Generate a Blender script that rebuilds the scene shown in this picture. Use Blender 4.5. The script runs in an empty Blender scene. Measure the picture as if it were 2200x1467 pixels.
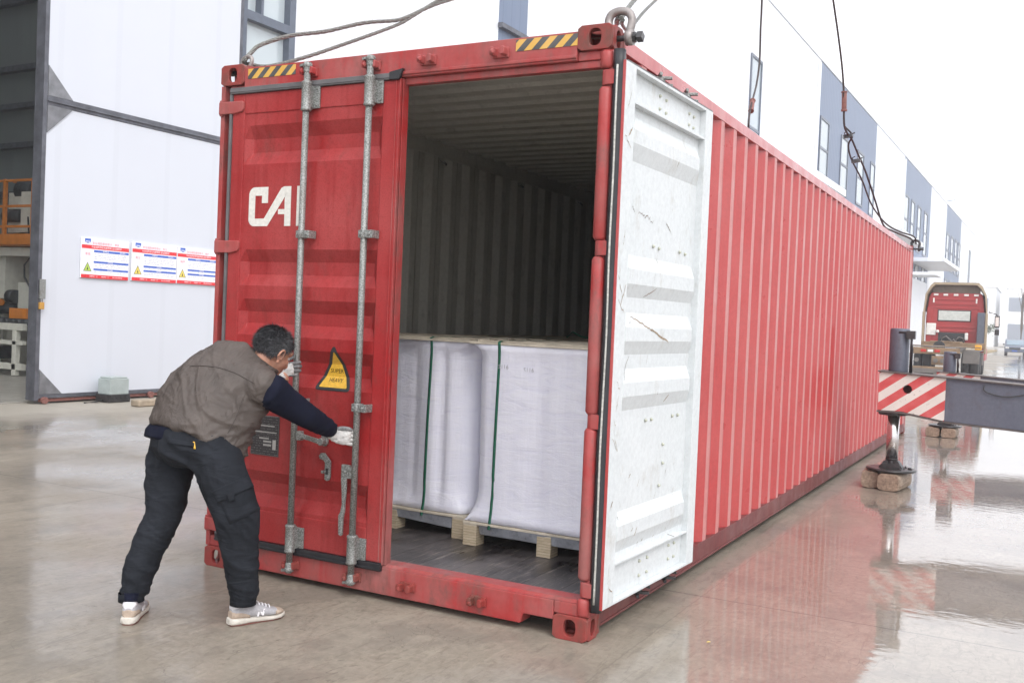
import bpy, bmesh, math, random
from mathutils import Vector, Matrix, noise, Euler
R = math.radians
random.seed(11)
C = bpy.context.scene.collection
SC = bpy.context.scene

# ---------------------------------------------------------------- camera
cd = bpy.data.cameras.new('camera'); cam = bpy.data.objects.new('camera', cd); C.objects.link(cam)
cam.location = (4.2548, -4.2549, 1.5030)
cam.rotation_euler = (1.5489, -0.0421, 0.4920)
cd.sensor_width = 36.0; cd.lens = 34.82; cd.clip_start = 0.05; cd.clip_end = 6000
SC.camera = cam
# ---------------------------------------------------------------- sky, sun, exposure
SUN_EL, SUN_AZ = R(46), R(132)          # azimuth measured from +Y towards +X
w = bpy.data.worlds.new("World"); SC.world = w; w.use_nodes = True
nt = w.node_tree; nt.nodes.clear()
wo = nt.nodes.new('ShaderNodeOutputWorld'); bg = nt.nodes.new('ShaderNodeBackground')
sky = nt.nodes.new('ShaderNodeTexSky'); sky.sky_type = 'NISHITA'; sky.sun_disc = False
sky.sun_elevation = SUN_EL; sky.sun_rotation = SUN_AZ; sky.dust_density = 4.0; sky.air_density = 1.0; sky.ozone_density = 1.0
hs = nt.nodes.new('ShaderNodeHueSaturation'); hs.inputs['Saturation'].default_value = 0.16
cl = nt.nodes.new('ShaderNodeMixRGB'); cl.inputs[0].default_value = .62; cl.inputs[2].default_value = (11.5, 11.7, 12.2, 1)   # overcast cloud layer over the sky
nt.links.new(sky.outputs[0], hs.inputs['Color']); nt.links.new(hs.outputs[0], cl.inputs[1]); nt.links.new(cl.outputs[0], bg.inputs[0])
bg.inputs[1].default_value = 0.15; nt.links.new(bg.outputs[0], wo.inputs[0])
sl = bpy.data.lights.new('sun', 'SUN'); sl.energy = 0.8; sl.angle = R(28); sl.color = (1, .965, .92)
so = bpy.data.objects.new('sun', sl); C.objects.link(so)
sd = Vector((math.sin(SUN_AZ)*math.cos(SUN_EL), math.cos(SUN_AZ)*math.cos(SUN_EL), math.sin(SUN_EL)))
so.rotation_euler = sd.to_track_quat('Z', 'Y').to_euler(); so.location = (8, -8, 20)
SC.view_settings.view_transform = 'Standard'; SC.view_settings.look = 'None'
SC.view_settings.exposure = 0.48; SC.view_settings.gamma = 1; SC.view_settings.use_curve_mapping = False
SC.render.engine = 'CYCLES'
SC.cycles.max_bounces = 8; SC.cycles.diffuse_bounces = 4; SC.cycles.glossy_bounces = 4; SC.cycles.volume_bounces = 1

# ---------------------------------------------------------------- object helpers
ORG = {}
def tag(o, label, cat, group=None, kind=None):
    if label: o['label'] = label
    if cat: o['category'] = cat
    if group: o['group'] = group
    if kind: o['kind'] = kind
    return o
def empty(name, loc=(0, 0, 0), label=None, cat=None, group=None):
    o = bpy.data.objects.new(name, None); C.objects.link(o); o.location = loc; o.empty_display_size = .1
    ORG[o] = Vector(loc); tag(o, label, cat, group); return o
def copy_tree(o, parent=None):
    c = o.copy(); C.objects.link(c)
    if parent is not None: c.parent = parent
    for ch in list(o.children): copy_tree(ch, c)
    return c
def basis(d, up=(0, 0, 1)):
    d = Vector(d).normalized(); u = Vector(up)
    if abs(d.dot(u)) > .98: u = Vector((1, 0, 0))
    a = d.cross(u).normalized(); b = a.cross(d).normalized(); return a, b
class MB:
    def __init__(s): s.v = []; s.f = []; s.sm = []; s.mi = []; s.cur = 0
    def add(s, vs, fs, sm=False):
        n = len(s.v); s.v += [Vector(q) for q in vs]
        for f in fs: s.f.append([n+i for i in f]); s.sm.append(sm); s.mi.append(s.cur)
        return s
    def box(s, x0, x1, y0, y1, z0, z1):
        vs = [(x0,y0,z0),(x1,y0,z0),(x1,y1,z0),(x0,y1,z0),(x0,y0,z1),(x1,y0,z1),(x1,y1,z1),(x0,y1,z1)]
        return s.add(vs, [(0,3,2,1),(4,5,6,7),(0,1,5,4),(1,2,6,5),(2,3,7,6),(3,0,4,7)])
    def obox(s, c, a, b, d):       # centre and three half vectors
        c, a, b, d = map(Vector, (c, a, b, d))
        vs = [c+i*a+j*b+k*d for k in (-1,1) for (i,j) in ((-1,-1),(1,-1),(1,1),(-1,1))]
        return s.add(vs, [(0,3,2,1),(4,5,6,7),(0,1,5,4),(1,2,6,5),(2,3,7,6),(3,0,4,7)])
    def beam(s, p, q, w, h, up=(0,0,1)):
        p, q = Vector(p), Vector(q); a, b = basis(q-p, up)
        return s.obox((p+q)/2, (q-p)/2, a*w/2, b*h/2)
    def rings(s, rs, cap=True, sm=True, closed=True):
        n = len(rs[0]); base = len(s.v)
        vs = [q for r in rs for q in r]; fs = []
        for i in range(len(rs)-1):
            for j in range(n if closed else n-1):
                k = (j+1) % n; fs.append((i*n+j, i*n+k, (i+1)*n+k, (i+1)*n+j))
        s.add(vs, fs, sm)
        if cap:
            s.f.append([base+j for j in range(n)][::-1]); s.sm.append(False); s.mi.append(s.cur)
            s.f.append([base+(len(rs)-1)*n+j for j in range(n)]); s.sm.append(False); s.mi.append(s.cur)
        return s
    def cyl(s, p, q, r0, r1=None, n=16, cap=True, sm=True):
        p, q = Vector(p), Vector(q); r1 = r0 if r1 is None else r1; a, b = basis(q-p)
        ring = lambda c, r: [c+a*r*math.cos(t)+b*r*math.sin(t) for t in [2*math.pi*j/n for j in range(n)]]
        return s.rings([ring(p, r0), ring(q, r1)], cap, sm)
    def tube(s, pts, r, n=8, cap=True, twist=0):
        pts = [Vector(q) for q in pts]; rs = []; a0 = None
        for i, q in enumerate(pts):
            d = (pts[min(i+1, len(pts)-1)]-pts[max(i-1, 0)]).normalized()
            if a0 is None: a, b = basis(d)
            else:
                a = (a0-d*a0.dot(d)).normalized(); b = d.cross(a)
            a0 = a; rr = r[i] if isinstance(r, (list, tuple)) else r
            rs.append([q+a*rr*math.cos(2*math.pi*j/n+twist*i)+b*rr*math.sin(2*math.pi*j/n+twist*i) for j in range(n)])
        return s.rings(rs, cap, True)
    def lathe(s, prof, c, axis=(0,0,1), n=24):
        c = Vector(c); a, b = basis(axis); ax = Vector(axis).normalized()
        return s.rings([[c+ax*h+a*r*math.cos(2*math.pi*j/n)+b*r*math.sin(2*math.pi*j/n) for j in range(n)] for r, h in prof], True, True)
    def prism(s, poly, o, u, v, t):   # polygon (a,b) in plane o+u*a+v*b, thickness vector t
        o, u, v, t = map(Vector, (o, u, v, t)); n = len(poly)
        p0 = [o+u*a+v*b for a, b in poly]; p1 = [q+t for q in p0]
        return s.add(p0+p1, [tuple(range(n))[::-1], tuple(range(n, 2*n))]+[(i, (i+1) % n, n+(i+1) % n, n+i) for i in range(n)])
    def holeplate(s, o, u, v, W, H, hw, hh, t, n=24, cx=None, cy=None):   # plate W x H with a rounded slot; t = thickness vector
        o, u, v, t = map(Vector, (o, u, v, t)); cx = W/2 if cx is None else cx; cy = H/2 if cy is None else cy
        outer, inner = [], []
        for j in range(n):
            a = 2*math.pi*(j+.5)/n; c_, s_ = math.cos(a), math.sin(a)
            k = 1/max(abs(c_), abs(s_)); ox, oy = c_*k, s_*k
            outer.append(o+u*(W/2+ox*W/2)+v*(H/2+oy*H/2))
            e = 2/2.6
            inner.append(o+u*(cx+math.copysign(abs(c_)**e, c_)*hw/2)+v*(cy+math.copysign(abs(s_)**e, s_)*hh/2))
        o2 = [q+t for q in outer]; i2 = [q+t for q in inner]
        vs = outer+inner+o2+i2; fs = []
        for j in range(n):
            k = (j+1) % n
            fs += [(j, k, n+k, n+j), (2*n+k, 2*n+j, 3*n+j, 3*n+k), (n+j, n+k, 3*n+k, 3*n+j), (k, j, 2*n+j, 2*n+k)]
        return s.add(vs, fs)
    def build(s, name, mats, parent=None, bevel=0, seg=2, recalc=True, wn=False):
        me = bpy.data.meshes.new(name)
        root = parent
        while root is not None and root.parent is not None: root = root.parent
        org = ORG.get(root, Vector((0,0,0)))
        me.from_pydata([tuple(q-org) for q in s.v], [], s.f)
        me.polygons.foreach_set('use_smooth', s.sm); me.polygons.foreach_set('material_index', s.mi)
        if not isinstance(mats, (list, tuple)): mats = [mats]
        for m in mats: me.materials.append(m)
        if recalc:
            bm = bmesh.new(); bm.from_mesh(me); bmesh.ops.recalc_face_normals(bm, faces=bm.faces); bm.to_mesh(me); bm.free()
        me.update()
        o = bpy.data.objects.new(name, me); C.objects.link(o)
        if parent is not None: o.parent = parent
        if bevel:
            b = o.modifiers.new('bevel', 'BEVEL'); b.width = bevel; b.segments = seg; b.limit_method = 'ANGLE'; b.angle_limit = R(40)
            b.harden_normals = False
        return o
def structure(o): o['kind'] = 'structure'; return o

# ---------------------------------------------------------------- materials
class NT:
    def __init__(s, name):
        s.m = bpy.data.materials.new(name); s.m.use_nodes = True; s.t = s.m.node_tree; s.t.nodes.clear()
        s.out = s.n('OutputMaterial'); s.p = s.n('BsdfPrincipled'); s.l(s.p, 0, s.out, 'Surface')
        s.tc = s.n('TexCoord')
    def n(s, k): return s.t.nodes.new('ShaderNode'+k)
    def l(s, a, i, b, j): s.t.links.new(a.outputs[i], b.inputs[j])
    def set(s, **k):
        for a, v in k.items():
            nm = a.replace('_', ' '); s.p.inputs[nm].default_value = (*v, 1) if isinstance(v, (tuple, list)) and len(v) == 3 and 'Color' in nm else v
        return s
    def map(s, scale=(1,1,1), rot=(0,0,0), src='Object'):
        m = s.n('Mapping'); m.inputs['Scale'].default_value = scale; m.inputs['Rotation'].default_value = rot; s.l(s.tc, src, m, 'Vector'); return m
    def noise(s, scale, detail=4, rough=.55, m=None, dist=0):
        q = s.n('TexNoise'); q.inputs['Scale'].default_value = scale; q.inputs['Detail'].default_value = detail
        q.inputs['Roughness'].default_value = rough; q.inputs['Distortion'].default_value = dist
        s.l(m or s.map(), 'Vector', q, 'Vector'); return q
    def ramp(s, src, stops, out='Fac'):
        r = s.n('ValToRGB'); e = r.color_ramp.elements
        while len(e) < len(stops): e.new(.5)
        for i, (p, c) in enumerate(stops):
            e[i].position = p; e[i].color = (*c, 1) if isinstance(c, tuple) else (c, c, c, 1)
        s.l(src, 0, r, 0); return r
    def mix(s, fac, a, b, mode='MIX'):
        q = s.n('MixRGB'); q.blend_type = mode
        for k, x in (('Fac', fac), ('Color1', a), ('Color2', b)):
            if isinstance(x, (int, float)): q.inputs[k].default_value = x if k == 'Fac' else (x, x, x, 1)
            elif isinstance(x, tuple): q.inputs[k].default_value = (*x, 1)
            else: s.l(x, 0, q, k)
        return q
    def math(s, op, a, b=0.0, c=None):
        q = s.n('Math'); q.operation = op
        for i, x in enumerate((a, b, c)):
            if x is None: continue
            if isinstance(x, (int, float)): q.inputs[i].default_value = x
            elif isinstance(x, tuple): s.l(x[0], x[1], q, i)
            else: s.l(x, 0, q, i)
        return q
    def bump(s, src, strength=.3, dist=.01, prev=None, out=0):
        b = s.n('Bump'); b.inputs['Strength'].default_value = strength; b.inputs['Distance'].default_value = dist
        s.l(src, out, b, 'Height')
        if prev: s.l(prev, 0, b, 'Normal')
        return b
    def col(s, a): s.l(a, 0, s.p, 'Base Color'); return s
    def rough(s, a): s.l(a, 0, s.p, 'Roughness'); return s
    def nrm(s, a): s.l(a, 0, s.p, 'Normal'); return s

def plain(name, col, rough=.5, metal=0, var=.12, scale=8, bump=0, bs=60, spec=None):
    t = NT(name); n = t.noise(scale, 5)
    lo = tuple(c*(1-var) for c in col); hi = tuple(min(1, c*(1+var)) for c in col)
    t.col(t.ramp(n, [(.3, lo), (.7, hi)])); t.rough(t.ramp(t.noise(scale*3), [(.3, max(.02, rough-.08)), (.7, min(1, rough+.08))]))
    t.set(Metallic=metal)
    if bump: t.nrm(t.bump(t.noise(bs, 3), bump, .003))
    return t.m
def paint_worn(name, base, faded, deep, dirt, rough=.42, dirt_amt=.5, streak=1.0, speck=0, thr=.56):
    """weathered paint: broad fading, vertical streaks, grime spots and fine speckle"""
    t = NT(name)
    big = t.noise(1.3, 4, .6); st = t.noise(2.2, 5, .65, t.map((6, 6, .55))); fine = t.noise(38, 4, .7)
    c = t.mix(t.ramp(big, [(.38, 0.0), (.66, 1.0)]), base, faded)
    c = t.mix(t.math('MULTIPLY', t.ramp(st, [(.50, 0.0), (.72, 1.0)]), .65*streak), c, deep)
    d = t.noise(4.5, 7, .72, t.map((1.6, 1.6, .8)))
    c = t.mix(t.math('MULTIPLY', t.ramp(d, [(thr, 0.0), (thr+.16, 1.0)]), dirt_amt), c, dirt)
    c = t.mix(.16, c, t.ramp(fine, [(.3, tuple(x*.55 for x in base)), (.7, tuple(min(1, x*1.5+.03) for x in base))]))
    if speck:
        v = t.noise(130, 2, .5); c = t.mix(t.math('MULTIPLY', t.ramp(v, [(.52, 0.0), (.62, 1.0)]), speck), c, tuple(x*.5 for x in base))
    sc = t.noise(9, 8, .8, t.map((1, 1, 1)), 1.4)
    c = t.mix(t.math('MULTIPLY', t.ramp(sc, [(.66, 0.0), (.70, 1.0)]), .55), c, dirt)
    t.col(c); t.p.inputs['Specular IOR Level'].default_value = .34
    t.rough(t.ramp(t.noise(5, 6, .6), [(.3, rough-.12), (.7, rough+.16)]))
    t.nrm(t.bump(fine, .05, .004, t.bump(t.noise(2.2, 2), .12, .02)))
    return t.m
RED = (.335, .017, .018)
M = {}
M['red'] = paint_worn('worn_red_paint', RED, (.40, .066, .064), (.24, .009, .010), (.15, .050, .040), .42, .60, 1.2, .30)
M['red_frame'] = paint_worn('red_frame_paint', (.37, .028, .028), (.37, .15, .14), (.42, .013, .017), (.17, .09, .08), .42, .85, thr=.50)
M['red_side'] = paint_worn('red_side_paint', (.42, .038, .038), (.44, .068, .064), (.34, .024, .024), (.27, .055, .048), .36, .38, .8)
M['red_side_sheen'] = paint_worn('sky_sheen_outer_paint', (.52, .19, .18), (.50, .24, .23), (.46, .11, .105), (.34, .09, .075), .5, .3, .8)  # lighter side paint for outer flats: grazing sky reflection put into the colour
_m = M['red_side']; _p = [n for n in _m.node_tree.nodes if n.type == 'BSDF_PRINCIPLED'][0]; _p.inputs['Coat Weight'].default_value = .6; _p.inputs['Coat Roughness'].default_value = .16
M['rail'] = paint_worn('grimy_rail_paint', (.135, .028, .028), (.16, .05, .045), (.20, .020, .022), (.075, .035, .03), .45, .8)
M['cast'] = paint_worn('scuffed_casting_paint', (.30, .030, .027), (.25, .085, .07), (.36, .016, .018), (.13, .065, .05), .5, 1.0, thr=.47)
M['white_in'] = paint_worn('scuffed_white_paint', (.61, .64, .65), (.64, .66, .67), (.57, .60, .605), (.34, .29, .215), .45, .45, .5)
M['inner'] = paint_worn('interior_grey_paint', (.50, .49, .44), (.55, .54, .49), (.42, .41, .37), (.20, .19, .165), .55, .55, .6)
M['rust'] = plain('dark_hole_steel', (.045, .03, .024), .8, 0, .4, 20)
t = NT('galvanised_steel'); v = t.noise(150, 2, .6); v2 = t.noise(7, 5, .6)
c = t.mix(t.ramp(v, [(.40, 0.0), (.62, 1.0)]), (.17, .175, .165), (.40, .41, .40)); c = t.mix(t.math('MULTIPLY', t.ramp(v2, [(.55, 0.0), (.75, 1.0)]), .6), c, (.15, .13, .11))
t.col(c).rough(t.ramp(v, [(.3, .42), (.7, .62)])); t.set(Metallic=.45); t.nrm(t.bump(v, .25, .002)); M['galv'] = t.m
M['gasket'] = plain('grey_rubber', (.135, .13, .135), .6, 0, .25, 9)
M['gasket_black'] = plain('black_rubber', (.022, .022, .026), .42, 0, .3, 14)
M['strip'] = plain('scratched_steel_strip', (.55, .54, .50), .4, .3, .3, 60)
M['letter'] = plain('worn_white_lettering', (.72, .70, .65), .5, 0, .10, 60)
M['yellow'] = plain('yellow_film', (.72, .42, .045), .45, 0, .15, 50)
M['black'] = plain('black_film', (.028, .028, .03), .5, 0, .3, 30)
M['steel_dark'] = plain('oily_dark_steel', (.06, .058, .06), .35, .5, .35, 14)
M['rope'] = plain('steel_rope', (.19, .19, .175), .5, .5, .35, 70)
t = NT('cream_sealant'); t.set(Base_Color=(.50, .51, .42), Roughness=.6); M['bolt'] = t.m
# hazard film: one strip of yellow and black diagonals
def stripes(name, ca, cb, per, slope, duty=.5, ax=('X','Z'), rough=.45, off=0.0, wear=.25):
    t = NT(name); sp = t.n('SeparateXYZ'); t.l(t.tc, 'Object', sp, 0)
    a = t.math('MULTIPLY', (sp, ax[1]), slope); b = t.math('ADD', (sp, ax[0]), a); b = t.math('ADD', b, off); d = t.math('DIVIDE', b, per)
    fr = t.math('FRACT', d); g = t.math('GREATER_THAN', fr, duty)
    c = t.mix(g, ca, cb)
    wn = t.noise(22, 7, .7); c = t.mix(t.math('MULTIPLY', t.ramp(wn, [(.62, 0.0), (.70, 1.0)]), wear), c, (.12, .07, .05))
    n2 = t.noise(6, 4); c = t.mix(.12, c, t.ramp(n2, [(.3, .1), (.7, .8)])); t.col(c); t.set(Roughness=rough); return t.m
M['hazard'] = stripes('yellow_black_hazard_film', (.72, .40, .04), (.035, .035, .035), .083, -1.0, .5)
M['redwhite'] = stripes('red_white_hazard_paint', (.60, .045, .045), (.74, .70, .64), .255, -1.35, .5, rough=.35, off=.02, wear=.8)

# ---------------------------------------------------------------- ground
t = NT('wet_concrete'); sp = t.n('SeparateXYZ'); t.l(t.tc, 'Object', sp, 0)
n1 = t.noise(.9, 7, .62); n2 = t.noise(.22, 4, .5); n3 = t.noise(26, 5, .7); n4 = t.noise(3.2, 6, .7, t.map((1, 2.6, 1), (0, 0, .5)))
c = t.mix(t.ramp(n1, [(.33, 0.0), (.68, 1.0)]), (.245, .208, .162), (.42, .37, .30))
c = t.mix(t.math('MULTIPLY', t.ramp(n4, [(.50, 0.0), (.70, 1.0)]), .45), c, (.33, .285, .235))
c = t.mix(t.math('MULTIPLY', t.ramp(n2, [(.42, 0.0), (.6, 1.0)]), .35), c, (.20, .18, .155))
c = t.mix(.30, c, t.ramp(n3, [(.32, (.07, .055, .04)), (.68, (.40, .35, .29))]))
n5 = t.noise(5.0, 8, .78, t.map((3.2, .8, 1), (0, 0, .95)), 1.5); c = t.mix(t.math('MULTIPLY', t.ramp(n5, [(.53, 0.0), (.60, 1.0)]), .34), c, (.13, .105, .08))
n6 = t.noise(2.6, 8, .75, t.map((3.0, .7, 1), (0, 0, 1.25)), 1.0); c = t.mix(t.math('MULTIPLY', t.ramp(n6, [(.54, 0.0), (.62, 1.0)]), .30), c, (.42, .37, .29))
blot = t.noise(1.7, 7, .7); c = t.mix(t.math('MULTIPLY', t.ramp(blot, [(.50, 0.0), (.60, 1.0)]), .46), c, (.17, .15, .125))
# dry pale apron near the factory
dx = t.math('ADD', (sp, 'X'), t.math('MULTIPLY', t.math('SUBTRACT', n1, .5), 1.6)); dx = t.math('ADD', dx, t.math('MULTIPLY', (sp, 'Y'), -.021))
dry = t.n('MapRange'); dry.inputs[1].default_value = -6.5; dry.inputs[2].default_value = -7.6; t.l(dx, 0, dry, 0)
c = t.mix(dry, c, t.mix(t.ramp(n1, [(.3, 0.0), (.7, 1.0)]), (.36, .33, .28), (.42, .385, .335)))
crk = t.noise(1.1, 5, .6, t.map((1, 1, 1)), .6); cr2 = t.math('ABSOLUTE', t.math('SUBTRACT', crk, .5)); cr3 = t.math('MULTIPLY', t.math('LESS_THAN', cr2, .0016), t.math('GREATER_THAN', n1, .50))
c = t.mix(t.math('MULTIPLY', cr3, .35), c, (.08, .065, .05))
grit = t.noise(160, 2, .5); c = t.mix(t.math('MULTIPLY', t.ramp(grit, [(.68, 0.0), (.72, 1.0)]), .5), c, (.10, .085, .07))
# joints and saw cuts
def joint(axis, off, per, wid=.006, amp=.03):
    wob = t.math('MULTIPLY', t.math('SUBTRACT', n4, .5), amp)
    a = t.math('ADD', t.math('ADD', (sp, axis), -off), wob); f = t.math('FRACT', t.math('DIVIDE', a, per))
    e = t.math('MINIMUM', f, t.math('SUBTRACT', 1.0, f)); return t.math('LESS_THAN', e, wid/per)
j = t.math('MAXIMUM', joint('Y', 1.15, 3.95), t.math('MULTIPLY', joint('X', -2.1, 4.74, .004), t.math('LESS_THAN', (sp, 'X'), 1.0)))
j = t.math('MAXIMUM', j, t.math('MULTIPLY', joint('X', -2.1, 4.74, .004), .35))
c = t.mix(t.math('MULTIPLY', j, .6), c, (.06, .05, .042))
pud = t.noise(.35, 5, .55, t.map((1, .8, 1), (0, 0, .3)))
# wetness grows to the open side of the container; breaks into damp patches
wx = t.n('MapRange'); wx.inputs[1].default_value = 1.9; wx.inputs[2].default_value = 3.3; t.l(sp, 'X', wx, 0)
wl = t.n('MapRange'); wl.inputs[1].default_value = .6; wl.inputs[2].default_value = -1.4; t.l(sp, 'X', wl, 0)
wet = t.math('ADD', t.math('MULTIPLY', wx, .40), t.math('ADD', t.math('MULTIPLY', wl, .13), t.math('SUBTRACT', pud, .06))); wet = t.math('ADD', wet, t.math('MULTIPLY', t.math('SUBTRACT', n1, .5), .55)); wet = t.math('ADD', wet, t.math('MULTIPLY', t.math('SUBTRACT', n3, .5), .22))
wetr = t.ramp(wet, [(.44, 0.0), (.72, 1.0)])
c = t.mix(t.math('MULTIPLY', wetr, .22), c, (.10, .085, .07), 'MIX')
t.col(c)
t.set(Roughness=.62); t.p.inputs['Specular IOR Level'].default_value = .25
dryi = t.math('SUBTRACT', 1.0, dry)
t.l(t.math('MULTIPLY', dryi, t.n('Value') if False else t.math('ADD', .07, t.math('MULTIPLY', wetr, .93))), 0, t.p, 'Coat Weight')
t.p.inputs['Coat IOR'].default_value = 1.8
t.l(t.ramp(wet, [(.40, .30), (.54, .12), (.66, .012)]), 0, t.p, 'Coat Roughness')
rip = t.noise(5.5, 3, .5, t.map((1, 2.2, 1), (0, 0, -.45))); fin = t.noise(42, 4, .6)
mot = t.noise(13, 6, .72, t.map((1, 1.5, 1), (0, 0, .6)))
b1 = t.bump(t.math('MULTIPLY', rip, wetr), .034, .03); dr_ = t.math('SUBTRACT', 1.0, t.math('MULTIPLY', wetr, .93)); b2 = t.bump(t.math('MULTIPLY', mot, dr_), .22, .004, b1); b2 = t.bump(t.math('MULTIPLY', fin, dr_), .22, .003, b2)
t.l(b2, 0, t.p, 'Coat Normal'); t.nrm(t.bump(n3, .35, .006, t.bump(n1, .2, .02)))
M['ground'] = t.m
g = MB(); g.add([(-700, -500, 0), (700, -500, 0), (700, 900, 0), (-700, 900, 0)], [(0, 1, 2, 3)])
structure(g.build('ground', M['ground']))
# ================================================================ shipping container
box_ = empty('shipping_container', (0, 0, 0), 'long weathered red shipping container with its right door swung open and white wrapped loads inside', 'shipping container')
W_, L_, H_ = 2.438, 12.192, 2.896
def casting(x0, y0, z0, sx, sy):
    """hollow corner casting; sx/sy = +1 when the outer face is at the high side"""
    X, Y, Z, th = .178, .162, .118, .024
    b = MB()
    # front and back faces (normal y)
    b.holeplate((x0, y0, z0), (1,0,0), (0,0,1), X, Z, .062, .080, (0, th, 0))
    b.holeplate((x0, y0+Y-th, z0), (1,0,0), (0,0,1), X, Z, .062, .080, (0, th, 0))
    # side faces
    b.holeplate((x0+.001, y0+th, z0), (0,1,0), (0,0,1), Y-2*th, Z, .050, .080, (th, 0, 0))
    b.holeplate((x0+X-th-.001, y0+th, z0), (0,1,0), (0,0,1), Y-2*th, Z, .050, .080, (th, 0, 0))
    # top and bottom
    b.holeplate((x0+th, y0+th, z0), (1,0,0), (0,1,0), X-2*th, Y-2*th, .095, .05, (0, 0, th*.8))
    b.holeplate((x0+th, y0+th, z0+Z-th*.8), (1,0,0), (0,1,0), X-2*th, Y-2*th, .095, .05, (0, 0, th*.8))
    return b.build('corner_casting', M['cast'], box_, .004)
for x in (0, W_-.178):
    for y in (0, L_-.162):
        for z in (0, H_-.118): casting(x, y, z, 0, 0)
# header with its folded lower lip
b = MB(); b.box(.178, W_-.178, .004, .10, 2.735, 2.872); b.box(.10, W_-.05, .030, .075, 2.700, 2.735); b.box(.178, W_-.178, -.004, .004, 2.745, 2.762)
b.box(.06, .178, .02, .09, 2.735, 2.778); b.box(W_-.178, W_-.04, .02, .09, 2.735, 2.778)
b.build('header', M['red_frame'], box_, .006)
# sill with the lifting notch by the right casting
b = MB()
b.prism([(.178,.035),(2.085,.035),(2.10,.085),(2.26,.085),(2.26,.178),(.178,.178)], (0,.004,0), (1,0,0), (0,0,1), (0,.11,0))
b.prism([(.008,.1785),(.03,.192),(.114,.196),(.16,.160),(.16,.182-.06),(.112,.12),(.112,.1785)], (.06,0,0), (0,1,0), (0,0,1), (2.32,0,0))
b.box(.02, .178, .01, .12, .118, .178); b.box(W_-.178, W_-.02, .01, .12, .118, .178)
b.build('sill', M['red_frame'], box_, .005)
b = MB(); b.box(2.1, 2.26, .012, .10, .03, .083); 
# door posts
b = MB(); b.box(.004, .034, .004, .07, .118, 2.778); b.box(.030, .10, .052, .10, .118, 2.735); b.box(.0, .012, .07, .16, .118, 2.778)
b.build('corner_post', M['red_frame'], box_, .003)
b = MB(); b.box(2.414, 2.434, .025, .15, .118, 2.778); b.box(2.39, 2.416, .06, .11, .178, 2.735)
zs = [(.118,.205),(.292,1.008),(1.075,1.815),(1.892,2.605),(2.69,2.778)]
for z0, z1 in zs: b.lathe([(.024, z0), (.033, z0+.014), (.033, z1-.014), (.024, z1)], (2.405, .032, 0))
b.build('corner_post', M['red_frame'], box_)
HZ = (.248, 1.042, 1.854, 2.648)
for z in HZ:                        # hinges
    b = MB(); b.cyl((2.408,.036,z-.036), (2.408,.036,z+.036), .025, n=14); b.box(2.408, 2.462, .008, .024, z-.034, z+.034)
    b.build('hinge', M['red_frame'], box_, .002)
for y0 in (L_-.14,):
    
    for xa, xb in ((.003, .06), (W_-.06, W_-.003)): b = MB(); b.box(xa, xb, y0, L_-.004, .118, 2.778); b.build('corner_post', M['red_frame'], box_, .003)
# corrugated side and end sheets
def corr_pts(l0, l1, per=.278, amp=.036, phase=0):
    pts = [(l0, 0)]; s = l0+.06+phase
    while s+per < l1:
        pts += [(s, 0), (s+.068, amp), (s+.140, amp), (s+.208, 0)]; s += per
    pts.append((l1, 0)); return pts
def sheet(side, mat_out, mat_in):
    pts = corr_pts(.13, L_-.13, .2785)
    for nm, off, mm in (('side_panel', 0.0, mat_out), ('inner_wall', .004, mat_in)):
        b = MB()
        z0, z1 = .165, 2.80
        for i in range(len(pts)-1):
            (s0, a0), (s1, a1) = pts[i], pts[i+1]
            f = lambda a: (W_-.004-a-off) if side > 0 else (.004+a+off)
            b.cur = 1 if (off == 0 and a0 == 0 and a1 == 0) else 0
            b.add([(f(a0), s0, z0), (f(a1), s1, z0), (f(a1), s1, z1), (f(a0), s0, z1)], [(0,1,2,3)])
        b.build(nm, [mm, M['red_side_sheen']] if off == 0 else mm, box_, recalc=False)
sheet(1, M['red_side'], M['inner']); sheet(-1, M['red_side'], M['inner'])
b = MB()
pts = corr_pts(.06, W_-.06, .25, .04)
for i in range(len(pts)-1):
    (s0, a0), (s1, a1) = pts[i], pts[i+1]
    b.add([(s0, L_-.03-a0, .15), (s1, L_-.03-a1, .15), (s1, L_-.03-a1, 2.8), (s0, L_-.03-a0, 2.8)], [(0,1,2,3)])
b.build('end_panel', M['inner'], box_, recalc=False)
b = MB(); b.box(.0, W_, L_-.012, L_-.006, .118, 2.78); b.build('end_panel', M['red_side'], box_)
for x0, x1 in ((W_-.062, W_-.0005), (.0005, .062)):
    b = MB(); b.box(x0, x1, .162, L_-.162, 2.795, 2.865); b.build('top_rail', M['red_side'], box_, .003)
    b = MB(); b.box(x0, x1, .162, L_-.162, .060, .166); b.box(x0-.03 if x0 > 1 else x0, x1+.004 if x0 > 1 else x1+.03, .162, L_-.162, .046, .059)
    b.build('bottom_rail', M['rail'], box_, .002)
for x0, x1 in ((W_-.066, W_-.0625), (.0625, .066)):
    b = MB(); b.box(x0, x1, .11, L_-.1, 2.74, 2.868); b.build('inner_rail', M['inner'], box_)
# roof: transverse corrugation
b = MB(); bi = MB(); y = .11; prof = []
while y < L_-.1:
    prof += [(y, 2.868), (y+.055, 2.868), (y+.085, 2.848), (y+.180, 2.848)]; y += .209
for i in range(len(prof)-1):
    (y0, z0), (y1, z1) = prof[i], prof[i+1]
    b.add([(.05, y0, z0+.004), (W_-.05, y0, z0+.004), (W_-.05, y1, z1+.004), (.05, y1, z1+.004)], [(0,1,2,3)])
    bi.add([(.05, y0, z0-.002), (W_-.05, y0, z0-.002), (W_-.05, y1, z1-.002), (.05, y1, z1-.002)], [(0,1,2,3)])
b.build('roof_panel', M['red_side'], box_, recalc=False); bi.build('ceiling_panel', M['inner'], box_, recalc=False)
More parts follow.
